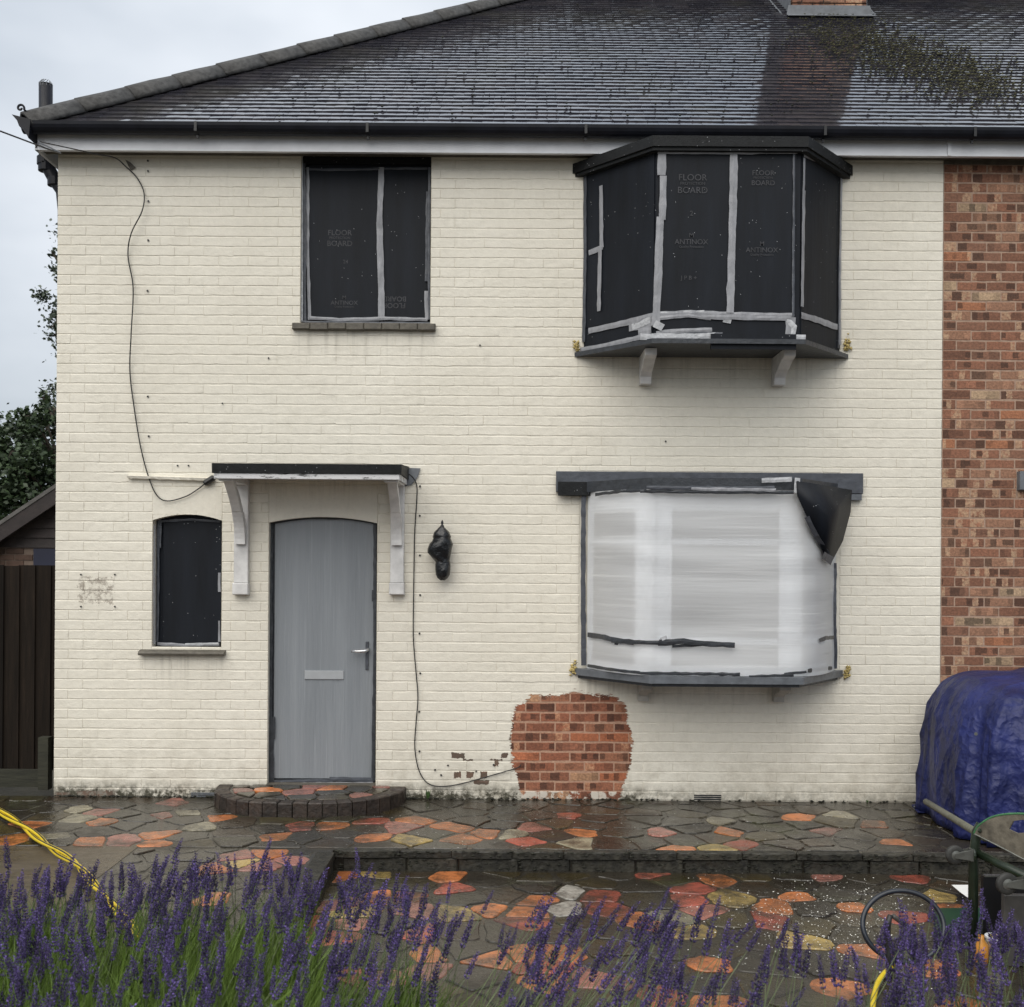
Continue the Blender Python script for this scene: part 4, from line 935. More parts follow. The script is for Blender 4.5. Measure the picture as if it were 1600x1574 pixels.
# head of the bay and lintel
a, b_ = W(869,755,-.05), W(1349,755,-.05); zt_, zb_ = W(1100,738,-.05).z, W(1100,770,-.05).z
mb = MB(); mb.bbox(a.x, b_.x, -.05, -.002, zb_, zt_, .004); mb.build('lintel_board', M['tapemid'], lb)
mb = MB(); mb.prism(bayplan(e=.035, pa=912, pd=1309), z1+.01, z1+.09); mb.build('bay_head', M['tapedark'], lb)
mb = MB(); a2 = W(872,762,-.06); mb.bbox(a2.x, a2.x+.34, -.075, -.051, W(900,775,-.06).z, W(900,753,-.06).z, .004); mb.build('head_wrap', M['felt'], lb)
q = W(1340,775,-.05); mb = MB(); mb.bbox(q.x-.06, q.x+.035, -.045, -.004, W(1340,782,-.04).z, zb_-.001, .003); mb.build('head_end', M['sillgrey'], lb)
def yat(px, z):   # the sheet's depth under a pixel column
    for i in range(200):
        u = i/199; x, y = plan(u)
        if 800+F*x/(y-CAMY) > px: return y
    return -.05
def ltape(pts, w, m, extra=.012):
    P_ = []
    for px, py in pts: P_.append(W(px, py, yat(px, 0)-extra))
    ribbon(lb, P_, w/218, M[m], NW, off=.002, seg=.04)
ltape([(912,775),(911,900),(912,1040)], 8, 'tapemid'); ltape([(1304,880),(1303,960),(1305,1045)], 7, 'tapemid')
ltape([(918,992),(945,996),(960,1000),(990,1004)], 8, 'tapedark', .022); ltape([(955,1001),(1000,1004),(1050,1005)], 7, 'tapedark', .03); ltape([(960,1005),(1040,1006),(1075,1003)], 6, 'tapedark'); ltape([(1030,1003),(1068,1002),(1100,1006),(1148,1008)], 8, 'tapedark', .03); ltape([(1050,1010),(1100,1007)], 5, 'tapedark')
ltape([(1280,1001),(1290,997),(1303,996)], 6, 'tapedark'); ltape([(918,1040),(960,1047),(1000,1051)], 5, 'tapedark', .02); ltape([(1000,1052),(1100,1053),(1156,1054)], 5, 'tapedark', .02); ltape([(1170,1057),(1240,1055)], 4, 'tapedark', .02); ltape([(1262,1048),(1300,1044)], 6, 'tapedark', .02); ltape([(1225,1053),(1260,1050)],4,'tapedark',.02)
ltape([(930,773),(970,768),(1010,766)], 5, 'tapedark', .045); ltape([(1010,762),(1100,763),(1210,763)], 6, 'tapemid', .05); ltape([(1080,764),(1212,766)], 5, 'tape', .056); ltape([(1190,751),(1237,749)], 7, 'tapelight', .056); ltape([(1246,747),(1244,770)], 8, 'tapelight', .06)
ltape([(1036,995),(1038,1000)], 10, 'tapelight', .03)
ltape([(1000,768),(1110,769),(1240,770)], 5, 'tapedark', .05)
# folded flap of dark board at the right
pf = [((1245,752),-.52),((1330,766),-.12),((1328,800),-.12),((1316,845),-.16),((1299,877),-.22),((1288,866),-.26),((1262,810),-.42),((1246,775),-.50)]
pf = [(p, (yat(p[0], 0)-.075 if p[0] < 1300 else y)) for p, y in pf]
mb = MB(); ctr = W(1294,808,yat(1270,0)-.075); mb.add([ctr]+[W(p[0],p[1],y) for p, y in pf], [(0,i,i+1) for i in range(1,8)]+[(0,8,1)]); mb.build('board_flap', M['board'], lb, thick=.012, smooth=True)
ribbon(lb, [W(1261,808,yat(1262,0)-.085), W(1276,838,yat(1276,0)-.085), W(1294,868,yat(1294,0)-.085)], .035, M['tapemid'], (-.5,-1,0)); ribbon(lb, [W(1286,868,yat(1286,0)-.09), W(1300,877,yat(1297,0)-.10)], .06, M['tapemid'], NW)
corbel(lb, 1004, 1080, z0-.077, .165, .27, .08, 'corbel'); corbel(lb, 1214, 1080, z0-.077, .165, .27, .08, 'corbel'); foam(896,1044,lb); foam(1323,1052,lb)
# room behind the lower bay
mb = MB(); x0, x1 = OP_BAY[0], OP_BAY[1]; mb.add([(x0,1.6,.4),(x1,1.6,.4),(x1,1.6,2.6),(x0,1.6,2.6),(x0,.004,.4),(x1,.004,.4),(x1,.004,2.6),(x0,.004,2.6)], [(0,1,2,3),(4,0,3,7),(1,5,6,2),(3,2,6,7),(4,5,1,0)]); mb.build('room', M['room'], house)

# ------------------------------------------------------------ neighbour's front
mb = MB(); mb.add([(HR+.002,.0022,-.02),(7.5,.0022,-.02),(7.5,.0022,WT),(HR+.002,.0022,WT)], [(0,1,2,3)]); nw = mb.build('front_wall', M['mortar'], nb)
p = W(1592,752,-.03); LT = [p.x, 5.3, W(1596,766,-.03).z, W(1596,737,-.03).z]
lay(HR+.002, 5.4, ZOFF, WT-.07, [LT], M['brick'], nw, 260, lambda x, z: 0 if x < W(1605,600).x else 5, 'brick', front=-.0004, tight=0)
mb = MB(); mb.bbox(LT[0], LT[1], -.05, .02, LT[2], LT[3], .004); mb.build('lintel', M['lead'], nb)
mb = MB(); mb.box(HR+.002, 5.4, -.006, .02, WT-.069, WT); mb.build('wall_plate', M['sill'], nb)
mb = MB(); mb.box(7.4, 7.6, .02, 8, -.02, WT); mb.build('side_wall', M['brick'], nb)

# ------------------------------------------------------------ door step
SX = W(490,1228).x; SA, SB, SZ = .715, .64, .105
def sell(a_, b2, w, e=2.5):
    c_, s_ = math.cos(w), math.sin(w); return (SX+a_*math.copysign(abs(c_)**(2/e), c_), -b2*abs(s_)**(2/e))
outer = [sell(SA-.02, SB-.02, math.pi*(1+i/28)) for i in range(29)]
mb = MB(); mb.prism(outer, -.01, SZ-.012); step = mb.build('door_step', M['joint']); tag(step, 'half-round doorstep edged with dark worn bricks below the grey door', 'doorstep')
# walk along the curve placing edging bricks
path_ = [sell(SA, SB, math.pi*(1+i/400)) for i in range(401)]; acc = 0; last = path_[0]; pick = [path_[0]]
for q in path_[1:]:
    acc += math.hypot(q[0]-last[0], q[1]-last[1]); last = q
    if acc > .104: pick.append(q); acc = 0
for i in range(len(pick)-1):
    p, q = Vector((*pick[i],0)), Vector((*pick[i+1],0)); t_ = (q-p).normalized(); n_ = Vector((-t_.y, t_.x, 0)); 
    if (Vector((SX,-.1,0))-p).dot(n_) < 0: n_ = -n_
    g_ = t_*.004; j = ru(-.006,.006); V = [p+g_-n_*j, q-g_-n_*j, q-g_+n_*.105, p+g_+n_*.105]; mb = MB(); mb.prism([(v.x, v.y) for v in V], -.02, SZ+ru(-.004,.006), .008); mb.build('edging_brick', M['edgebrick'], step)
reg = [sell(SA-.125, SB-.125, math.pi*(1+i/14)) for i in range(15)]; reg[0] = (reg[0][0], -.012); reg[-1] = (reg[-1][0], -.012)
crazy(step, reg, [], .155, SZ-.003, ['grey','pink','cream','brown','olive','pink','grey','grey','orange'], joint=.009)

# ------------------------------------------------------------ wrapped lamp
lamp = thing('wall_lamp', 'wall lamp wrapped in a black bin bag right of the front door', 'lamp', W(689,900,0))
def blob(prof, cx, Y, jx=0):
    V = []; K = 30
    for (py, xl, xr, dp) in prof:
        a, b_ = W(xl, py, Y), W(xr, py, Y); c = (a+b_)/2; hw = (b_-a).length/2
        for j in range(K):
            w = 2*math.pi*j/K; V.append((c.x+hw*math.cos(w), Y+dp*math.sin(w)*(1+.12*math.sin(3*w+py)+.10*abs(math.sin(5.5*w+py*.13))), c.z+ru(-.003,.003)))
    n_ = len(prof); return V, [(i*K+j, (i+1)*K+j, (i+1)*K+(j+1)%K, i*K+(j+1)%K) for i in range(n_-1) for j in range(K)]
mb = MB(); V, Fc = blob([(822,689,692,.01),(826,684,696,.03),(832,678,702,.055),(839,676,705,.065),(841,677,704,.055),(846,675,706,.07),(850,671,708,.072),(858,668,706,.07),(864,668,705,.066),(869,672,704,.06),(875,678,703,.05),(878,680,702,.045)], 0, -.09); mb.add(V, Fc); mb.build('bag', M['bag'], lamp, smooth=True)
mb = MB(); V, Fc = blob([(874,681,702,.04),(882,680,704,.05),(890,680,704,.055),(898,681,703,.05),(903,683,700,.04),(907,688,695,.015)], 0, -.085); mb.add(V, Fc); mb.build('bag_bottom', M['bag'], lamp, smooth=True)
mb = MB(); q = W(691,822,-.09); mb.lathe(q, [(.012,-.01),(.016,0),(.007,.008),(.010,.02),(.009,.03),(.002,.045)], 8); mb.build('finial', M['black'], lamp, smooth=True)
mb = MB(); mb.lathe(W(690,862,0), [(.05,0),(.05,.03)], 12, (0,-1,0)); mb.build('wall_mount', M['black'], lamp)

# ------------------------------------------------------------ cables
def smooth_path(pts, n=6):
    P_ = [Vector(p) for p in pts]; o = []
    for i in range(len(P_)-1):
        p0, p1, p2, p3 = P_[max(i-1,0)], P_[i], P_[i+1], P_[min(i+2,len(P_)-1)]
        for j in range(n):
            t_ = j/n; o.append(.5*((2*p1)+(p2-p0)*t_+(2*p0-5*p1+4*p2-p3)*t_*t_+(3*p1-p0-3*p2+p3)*t_**3))
    o.append(P_[-1]); return o
mb = MB(); far = W(0,205,-2.6); pts = [far+Vector((-6.0,-6.5,1.2)), far+Vector((-2.6,-2.8,.42)), far, W(60,221,-1.1), W(110,232,-.45), W(150,241,-.20), W(180,247,-.12), W(197,261,-.025)]
pts += [W(x, y, -.02-.03*(i in (2,3,6))) for i, (x, y) in enumerate([(214,278),(225,302),(222,330),(205,365),(200,400),(208,450),(205,520),(203,580),(210,640),(220,700),(232,745),(245,774),(262,783),(290,776),(310,764),(322,754)])]
mb.tube(smooth_path(pts), .0048, 6); cb = mb.build('cable', M['cable'], smooth=True); tag(cb, 'thin black cable from the upper left looping down the wall to the canopy', 'cable')
mb = MB(); a = W(319,756,-.03); b_ = W(335,746,-.03); d_ = (b_-a).normalized(); mb.tube([a, a+d_*.012, b_-d_*.01, b_], [.017,.024,.024,.018], 8); mb.build('connector', M['black'], cb)
mb = MB(); pts = [W(x, y, -.014) for x, y in [(632,738),(643,744),(651,758),(651,785),(648,830),(647,880),(646,950),(646,1000),(650,1050),(653,1090),(650,1130),(648,1165),(652,1195),(660,1215),(672,1226),(690,1229),(715,1226),(750,1217),(785,1207),(806,1201),(814,1196)]]
mb.tube(smooth_path(pts), .0045, 6); o = mb.build('cable', M['cable'], smooth=True); tag(o, 'thin black cable dropping from the canopy corner to the bare brick patch', 'cable')

# ------------------------------------------------------------ fence, outbuilding
FY = .35
fence = thing('wooden_fence', 'dark close-board timber fence left of the cream house', 'fence', (W(40,1240,FY).x, FY, 0))
zt_ = W(40,884,FY).z; xr = W(84,1000,FY).x; x = xr+.10; k = 0
while x > -6.5:
    w = .125; mb = MB(); top = zt_+ru(-.006,.006); mb.add([(x-w-.012,FY+.012,.13),(x,FY-.004,.13),(x,FY+.006,.13),(x-w-.012,FY+.018,.13),(x-w-.012,FY+.012,top),(x,FY-.004,top),(x,FY+.006,top),(x-w-.012,FY+.018,top)],
        [(0,1,5,4),(1,2,6,5),(2,3,7,6),(3,0,4,7),(4,5,6,7)]); mb.build('plank', M['timber'], fence); x -= w
mb = MB(); mb.box(W(67,1150,FY).x, xr-.002, FY-.09, FY-.006, -.01, W(70,1150,FY).z); mb.build('post', M['timberg'], fence)
mb = MB(); mb.box(-6.5, xr-.07, FY-.03, FY-.007, 0, .14); mb.build('gravel_board', M['timberg'], fence)
mb = MB(); mb.box(-6.5, xr+.1, FY+.02, FY+.06, 1.5, 1.58); mb.build('rail', M['timber'], fence)
DYb = 5.0
shed = thing('outbuilding', 'dark gabled outbuilding showing above the fence at the far left', 'outbuilding', W(40,900,DYb))
pa, pb = W(-120,905,DYb), W(88,766,DYb); sl = (pb.z-pa.z)/(pb.x-pa.x); ax = pb.x+.75; az = pb.z+sl*.75; ex = pa.x
mb = MB(); zl = pa.z
mb.add([(ex,DYb,-.1),(2*ax-ex,DYb,-.1),(2*ax-ex,DYb,zl),(ax,DYb,az-.08),(ex,DYb,zl),(ex,DYb+4,-.1),(2*ax-ex,DYb+4,-.1),(2*ax-ex,DYb+4,zl),(ax,DYb+4,az-.08),(ex,DYb+4,zl)], [(0,1,2,3,4),(9,8,7,6,5),(0,4,9,5),(1,6,7,2)]); sw = mb.build('wall', M['shedmortar'], shed)
for sgn in (-1, 1):
    o1 = lambda t_: (ax+sgn*t_, az-sl*t_)
    A = o1(0); B = o1(ax-ex+.25)
    mb = MB(); mb.add([(A[0],DYb-.25,A[1]),(B[0],DYb-.25,B[1]),(B[0],DYb+4.2,B[1]),(A[0],DYb+4.2,A[1]),(A[0],DYb-.25,A[1]-.05),(B[0],DYb-.25,B[1]-.05),(B[0],DYb+4.2,B[1]-.05),(A[0],DYb+4.2,A[1]-.05)], [(0,1,2,3),(7,6,5,4),(0,4,5,1),(1,5,6,2),(2,6,7,3),(3,7,4,0)]); mb.build('roof', M['shedroof'], shed)
    mb = MB(); mb.add([(A[0],DYb-.24,A[1]-.052),(B[0],DYb-.24,B[1]-.052),(B[0],DYb-.24,B[1]-.24),(A[0],DYb-.24,A[1]-.24),(A[0],DYb-.20,A[1]-.052),(B[0],DYb-.20,B[1]-.052),(B[0],DYb-.20,B[1]-.24),(A[0],DYb-.20,A[1]-.24)], [(0,1,2,3),(7,6,5,4),(0,4,5,1),(3,2,6,7)]); mb.build('barge_board', M['barge'], shed)
zc = W(60,856,DYb).z; z = zc
while z < az-.3:
    hw = (az-z)/sl-.12; mb = MB(); mb.profile([(DYb-.035,z),(DYb-.012,z+.118),(DYb-.002,z+.118),(DYb-.002,z)], ax-hw, ax+hw); mb.build('cladding_board', M['barge'], shed); z += .12
bxr = W(52,870,DYb).x
for k in range(14):
    z = zc-.008-(k+1)*.075; x = bxr-(.0 if k % 2 else .11)
    while x > ex:
        mb = MB(); mb.bbox(max(ex,x-.215), min(x-.005,bxr), DYb-.012, DYb+.02, z+.005, z+.07, .003); mb.build('brick', M['shedbrick'], sw); x -= .225
mb = MB(); mb.box(bxr+.01, bxr+1.2, DYb-.02, DYb+.03, 0, zc-.01); mb.build('door', M['navy'], shed)

# ------------------------------------------------------------ trees
def tree(name, label, base, height, clusters, leafmat, nleaf, lsize, trunk_r):
    t_ = thing(name, label, 'tree', base); base = Vector(base); top = Vector(base)+Vector((0,0,height*.7))
    mb = MB(); mb.tube([base, base+Vector((.1,0,height*.3)), top], [trunk_r, trunk_r*.7, trunk_r*.25], 8)
    for c, r in clusters:
        c = Vector(c); s = base+Vector((.1,0,max(.3*height, (c.z-base.z)*.6))); mid = s.lerp(c, .5)+Vector((ru(-.2,.2), ru(-.2,.2), .2)); mb.tube([s, mid, c], [trunk_r*.35, trunk_r*.2, .015], 5)
        for _ in range(5): e = c+Vector((random.gauss(0,r*.25), random.gauss(0,r*.25), random.gauss(0,r*.25))); mb.tube([c, e], [.02,.006], 4, False)
    mb.build('trunk', M['bark'], t_)
    tot = sum(r**2 for _, r in clusters); mb = MB()
    for c, r in clusters:
        nn_ = int(nleaf*r*r/tot)
        subs = []
        for _ in range(max(5, int(26*r))):
            d = Vector((random.gauss(0,1), random.gauss(0,1), random.gauss(0,1))).normalized(); subs.append((Vector(c)+d*r*ru(.35,1.0), r*ru(.12,.32)))
        for _ in range(nn_):
            sc_, sr = random.choice(subs); p = sc_+Vector((random.gauss(0,sr*.6), random.gauss(0,sr*.6), random.gauss(0,sr*.5)))
            a = Vector((random.gauss(0,1), random.gauss(0,1), random.gauss(0,.6))).normalized(); b_ = a.cross(Vector((random.gauss(0,1), random.gauss(0,1), random.gauss(0,1)))).normalized(); l = lsize*ru(.6,1.3)
            mb.add([p-a*l*.5, p+b_*l*.28, p+a*l*.5, p-b_*l*.28], [(0,1,2,3)])
    mb.build('crown', leafmat, t_, stuff=True)
D1 = 7.5
cl = [(W(px,py,D1+ru(-.6,.8)), r) for px, py, r in [(75,668,.55),(50,650,.28),(35,648,.14),(85,640,.2),(68,622,.10),(70,720,.7),(20,705,.55),(5,690,.35),(0,760,.7),(45,760,.7),(-40,740,.8),(90,780,.8),(130,700,.9),(20,800,.7),(-60,800,.8),(170,760,.9)]]
tree('broadleaf_tree', 'dark leafy tree rising behind the outbuilding at the left', (W(90,900,D1).x, D1, -.1), 4.6, cl, M['leaf'], 26000, .085, .16)
D2 = 9.5
cl = [(W(px,py,D2+ru(-.4,.4)), r) for px, py, r in [(92,402,.20),(100,425,.20),(82,395,.08),(90,500,.22),(86,488,.14),(88,525,.18),(92,548,.13),(140,480,.9),(170,420,.9),(200,520,1.0),(180,600,1.0)]]
tree('tall_tree', 'taller tree hidden by the house, only its leaf tips showing past the wall edge', (W(190,900,D2).x, D2, -.1), 6.8, cl, M['leaf2'], 15000, .07, .16)

# ------------------------------------------------------------ blue tarpaulin
V = []; NA, NT_ = 150, 60; cx, cy, A_, B_, H_ = 4.21, -.74, 1.25, .68, 1.05
def spow(v, e): return math.copysign(abs(v)**e, v)
for j in range(NT_+1):
    t_ = j/NT_
    for i in range(NA):
        w = 2*math.pi*i/NA; ph = t_*math.pi/2
        rr = max(0, math.cos(ph))**.20; zz = math.sin(ph)**.8
        x = A_*rr*spow(math.cos(w), .36); y = B_*rr*spow(math.sin(w), .40); 
        skirt = (1-t_)**1.2
        fold = (-.075*abs(math.sin(w*5.5+1.2*t_+.6))**.6 - .035*abs(math.sin(w*12+2.5*t_*t_))**.5 + .06)*(skirt*.75+.25)*(1 if t_<.9 else (1-t_)*10) + .03*mnoise.noise(Vector((x*1.6, y*1.6, zz*1.3)))
        k = 1+fold*1.1
        z = H_*zz*(1 + .10*max(0, min(1, (x+.55)/.5))) + .03*mnoise.noise(Vector((x*2.5+7, y*2.5, 1)))*zz
        z -= .10*max(0, (-y/B_))*zz
        V.append((cx+x*k, min(cy+y*k, -.02), max(z, .006)+.004))
mb = MB(); mb.add(V, [(j*NA+i, j*NA+(i+1)%NA, (j+1)*NA+(i+1)%NA, (j+1)*NA+i) for j in range(NT_) for i in range(NA)])
tarp = mb.build('tarpaulin', M['tarp'], smooth=True, thick=.004); tag(tarp, 'crumpled blue tarpaulin draped over a heap against the brick wall', 'tarpaulin')
mb = MB(); P_ = [G(q[0],q[1],.012) for q in ((1424,1258),(1440,1254),(1452,1262),(1446,1270),(1434,1270))]; mb.add(P_, [(0,1,2,3,4)]); mb.build('tarp_corner', M['tarp'], tarp, thick=.004)
mb = MB(); q = G(1431,1261,.02); mb.lathe(q, [(.007,0),(.016,0),(.014,.004),(.007,.004)], 12); mb.build('eyelet', M['zinc'], tarp)
for px, py, Y in ((1427,1226,-.35),(1455,1065,-.5),(1525,1147,-1.38)):
    mb = MB(); q = W(px,py,Y); mb.lathe(q, [(.006,0),(.011,0),(.011,.004),(.006,.004)], 10, (-.6,-1,0)); 
    if px == 1525: mb.build('eyelet', M['zinc'], tarp)

# ------------------------------------------------------------ pole, green trolley and clutter at right
a = G(1447,1254,.12); a = W(1447,1253,-1.05); b_ = W(1524,1300,-2.55)
mb = MB(); mb.tube([a, a.lerp(b_,.5), b_+(b_-a)*.15], .021, 10); o = mb.build('pole', M['pole'], smooth=True); tag(o, 'grey-green metal pole sloping from the tarpaulin down to the trolley', 'pole')
TY = -2.85
tro = thing('trolley', 'green steel trolley standing on end with a dirty tray and two castors facing left', 'trolley', (W(1560,1400,TY).x, TY, LOW))
mb = MB(); mb.tube([Vector((W(1521,1300,TY).x, TY, LOW)), W(1521,1340,TY), W(1526,1300,TY), W(1533,1288,TY)], .024, 10); mb.build('frame_leg', M['gframe'], tro, smooth=True)
mb = MB(); mb.tube([W(1528,1333,TY-.01), W(1566,1352,TY-.15), W(1625,1380,TY-.35)], .023, 10); mb.build('cross_tube', M['gframe'], tro, smooth=True)
mb = MB(); xq = W(1625,1400,TY-.4).x; mb.tube([Vector((xq,TY-.4,LOW)), Vector((xq,TY-.4,.62))], .024, 10); mb.build('frame_leg', M['gframe'], tro, smooth=True)
# tray: domed plate with a hole, green rim
def tray_pt(px, py, dy=0): return W(px, py, TY-.05-(px-1520)*.0030+dy)
outl = [(1522,1303),(1527,1293),(1536,1285),(1548,1278),(1562,1274),(1580,1272),(1600,1272),(1640,1275),(1680,1290),(1700,1330),(1690,1390),(1640,1362),(1600,1343),(1560,1322)]
hole = [(1577,1296),(1584,1283),(1600,1281),(1612,1290),(1606,1301),(1590,1302)]
V = [tray_pt(*p) for p in outl]+[tray_pt(*p, .0) for p in hole]; no = len(outl)
me_ = MB(); link_ = {0:0,1:0,2:0,3:1,4:1,5:1,6:2,7:3,8:3,9:4,10:4,11:4,12:5,13:5}; Fc = []
for i in range(no):
    j = (i+1) % no; hi, hj = no+link_[i], no+link_[j]
    Fc.append((i, j, hj) if hi == hj else (i, j, hj, hi))
me_.add(V, Fc); me_.build('tray', M['dirty'], tro, thick=.01)
mb = MB(); mb.tube(smooth_path([tray_pt(*p, -.002) for p in outl[:8]], 3), .006, 6); mb.build('tray_rim', M['gbright'], tro, smooth=True)
mb = MB(); mb.tube([tray_pt(*p, -.004) for p in (outl[0], outl[13], outl[12], outl[11])], .004, 6); mb.build('tray_edge', M['zinc'], tro)
mb = MB(); mb.lathe(tray_pt(1530,1298,-.01), [(.010,0),(.012,.006),(.006,.012)], 6, (0,-1,.2)); mb.build('bolt', M['gframe'], tro)
def castor(px, py, Y, r, flen):
    c = W(px, py, Y); mb = MB(); mb.lathe(c, [(r*.55,-.013),(r*.92,-.013),(r,-.008),(r,.008),(r*.92,.013),(r*.55,.013)], 22, (.1,-1,0)); mb.build('castor_wheel', M['rubber'], tro, smooth=True)
    mb = MB(); mb.lathe(c, [(r*.2,-.016),(r*.5,-.014),(r*.5,.014),(r*.2,.018)], 14, (.1,-1,0)); mb.build('castor_hub', M['zinc'], tro)
    mb = MB()
    for s_ in (-1, 1): mb.add([c+Vector((-.008,s_*.019,-.012)), c+Vector((.02,s_*.019,-.016)), c+Vector((flen,s_*.021,-.024)), c+Vector((flen,s_*.021,.030)), c+Vector((.03,s_*.019,.022)), c+Vector((-.008,s_*.019,.010))], [(0,1,2,3,4,5)])
    mb.box(c.x+flen-.012, c.x+flen, c.y-.021, c.y+.021, c.z-.026, c.z+.031); mb.build('castor_fork', M['zinc'], tro, thick=.003)
    mb = MB(); mb.lathe(c+Vector((flen,0,.003)), [(.03,0),(.034,.006),(.026,.014)], 12, (1,0,0)); mb.build('castor_plate', M['gframe'], tro)
castor(1492, 1336, TY-.03, .048, .085); castor(1573, 1381, TY-.32, .052, .10)
mb = MB(); p = W(1534,1368,TY+.05); q = W(1568,1368,TY+.05); mb.box(p.x, q.x+.3, TY+.03, TY+.06, LOW, p.z); mb.build('back_panel', M['black'], tro)
mb = MB(); mb.box(p.x+.002, q.x, TY+.02, TY+.045, p.z, p.z+.008); mb.build('shelf_edge', M['zinc'], tro)
mb = MB(); p = W(1566,1397,TY-.2); mb.bbox(p.x, p.x+.35, TY-.22, TY-.19, LOW, p.z, .004); mb.build('side_panel', M['greyp'], tro)
mb = MB(); P_ = [G(q[0],q[1],LOW+.05) for q in ((1487,1383),(1517,1383),(1519,1392),(1514,1404),(1500,1394))]; mb.add(P_, [(0,1,2,3,4)]); o = mb.build('paper', M['paper'], thick=.002); tag(o, 'scrap of white paper beside the trolley leg', 'paper')
mb = MB(); p = G(1460,1470,LOW); q = G(1575,1470,LOW); r_ = G(1555,1432,LOW); s_ = G(1458,1432,LOW)
mb.prism([(p.x,p.y),(q.x,q.y),(r_.x,r_.y),(s_.x,s_.y)], LOW+.006, LOW+.05, .01); o = mb.build('plastic_tray', M['gtray']); tag(o, 'flat green plastic tray on the ground in front of the trolley', 'tray')
# hose ring
HY = -3.1; c = W(1413,1448,HY); r_ = 63/(F/(HY-CAMY)); pts = []
for i in range(64):
    w = 2*math.pi*i/60-2.2; k = 1+.03*math.sin(2*w); rr = r_*k; pts.append(c+Vector((math.cos(w)*rr, math.sin(w)*rr*.35+i*.0004, math.sin(w)*rr*.76)))
mb = MB(); mb.tube(pts, .0125, 10); hs = mb.build('hose', M['blackhose'], smooth=True); tag(hs, 'coil of dark hose standing in a ring left of the trolley', 'hose')
mb = MB(); p = pts[14]; mb.tube([pts[13], pts[14], pts[15]], .0145, 10); mb.build('clip', M['lead'], hs)
hd = thing('tool_handle', 'black tool handle with two short bars standing inside the hose ring', 'tool', W(1388,1500,-3.2))
mb = MB(); mb.tube([W(1391,1430,-3.2), W(1387,1445,-3.2), W(1386,1465,-3.2), W(1388,1490,-3.2), W(1390,1530,-3.25)], [.012,.016,.016,.015,.012], 8); mb.build('grip', M['black'], hd, smooth=True)
for (p, q) in (((1396,1432),(1418,1448)), ((1393,1468),(1418,1461))):
    mb = MB(); mb.tube([W(*p,-3.2), W(*q,-3.1)], .012, 8); mb.build('bar', M['greyp'], hd, smooth=True)
mb = MB(); p = G(1556,1502,LOW); mb.lathe((p.x,p.y,LOW+.002), [(.045,0),(.05,.01),(.05,.10),(.046,.11)], 20); pot = mb.build('paint_pot', M['chrome'], smooth=True); tag(pot, 'small tin with a yellow-smeared white lid behind the lavender', 'tin')
mb = MB(); mb.lathe((p.x,p.y,LOW+.112), [(.05,0),(.053,.003),(.053,.012),(.045,.014)], 20); mb.build('lid', M['white'], pot); mb = MB(); mb.lathe((p.x-.012,p.y-.005,LOW+.126), [(.026,0),(.024,.003)], 12); mb.build('paint_smear', M['yellow'], pot)
mb = MB(); p = G(1533,1505,LOW); mb.lathe((p.x,p.y,LOW+.002), [(.03,0),(.033,.01),(.033,.09),(.014,.115),(.014,.135)], 16); o = mb.build('bottle', M['amber'], smooth=True); tag(o, 'small amber bottle left of the tin', 'bottle')

# ------------------------------------------------------------ yellow hose at left, two twisted strands with a dark stripe
c_pts = [G(-330,1225,.02), G(-190,1222,.02), G(-60,1240,.02), G(0,1272,.02), G(40,1298,.02), G(75,1326,.02), G(115,1352,.02), G(145,1385,.02), G(195,1440,.02), G(235,1500,.02), G(262,1560,.02)]
cp = smooth_path(c_pts, 16)
for k, (lab) in enumerate(('yellow hose with a dark stripe on the concrete path, upper strand of the twisted pair', 'yellow hose on the concrete path, lower strand of the twisted pair')):
    P_ = []
    for i, p in enumerate(cp):
        t_ = (cp[min(i+1,len(cp)-1)]-cp[max(i-1,0)]).normalized(); s_ = t_.cross(Vector((0,0,1))); w = i*.17+k*math.pi; P_.append(p+s_*math.cos(w)*.017+Vector((0,0,.006+.010*(1+math.sin(w)))))
    mb = MB(); mb.tube(P_, .0125, 8); o = mb.build('hose', M['yellow'], smooth=True); tag(o, lab, 'hose', 'twisted yellow hose')
    st = []
    for i, p in enumerate(P_): st.append(p+Vector((.004*math.cos(i*.1), -.006, .0095)))
    mb = MB(); mb.tube(st, .0045, 5); mb.build('stripe', M['black'], o)
mb = MB(); pts = [G(1398,1505,LOW+.03), G(1375,1530,LOW+.03), G(1366,1555,LOW+.03), G(1362,1590,LOW+.03)]; mb.tube(smooth_path(pts), .0125, 8); o = mb.build('hose', M['yellow'], smooth=True); tag(o, 'short length of yellow hose between the lavender spikes near the hose ring', 'hose')

# ------------------------------------------------------------ debris: paint flakes, weeds
mb = MB()
for _ in range(1300):
    px = random.gauss(1300, 110); py = random.gauss(1440, 40)
    if py < 1345: py = 1345+rnd()*60
    p = G(px, min(py, 1560), LOW)
    if p.x < EDGE+.05 or p.x > 4.2: continue
    z = LOW+.009; r = ru(.0015,.005); a = ru(0,6.28); mb.add([(p.x+r*math.cos(a+k*1.57)*ru(.5,1.3), p.y+r*math.sin(a+k*1.57)*ru(.5,1.3), z+ru(0,.004)) for k in range(4)], [(0,1,2,3)])
for _ in range(160):
    p = G(ru(450,1400), ru(1262,1328), .0); z = .009; r = ru(.002,.005); a = ru(0,6.28); mb.add([(p.x+r*math.cos(a+k*1.57), p.y+r*math.sin(a+k*1.57), z) for k in range(4)], [(0,1,2,3)])
o = mb.build('paint_flakes', M['flake'], stuff=True); o['label'] = 'white flakes of paint scattered over the wet lower paving'; o['category'] = 'debris'
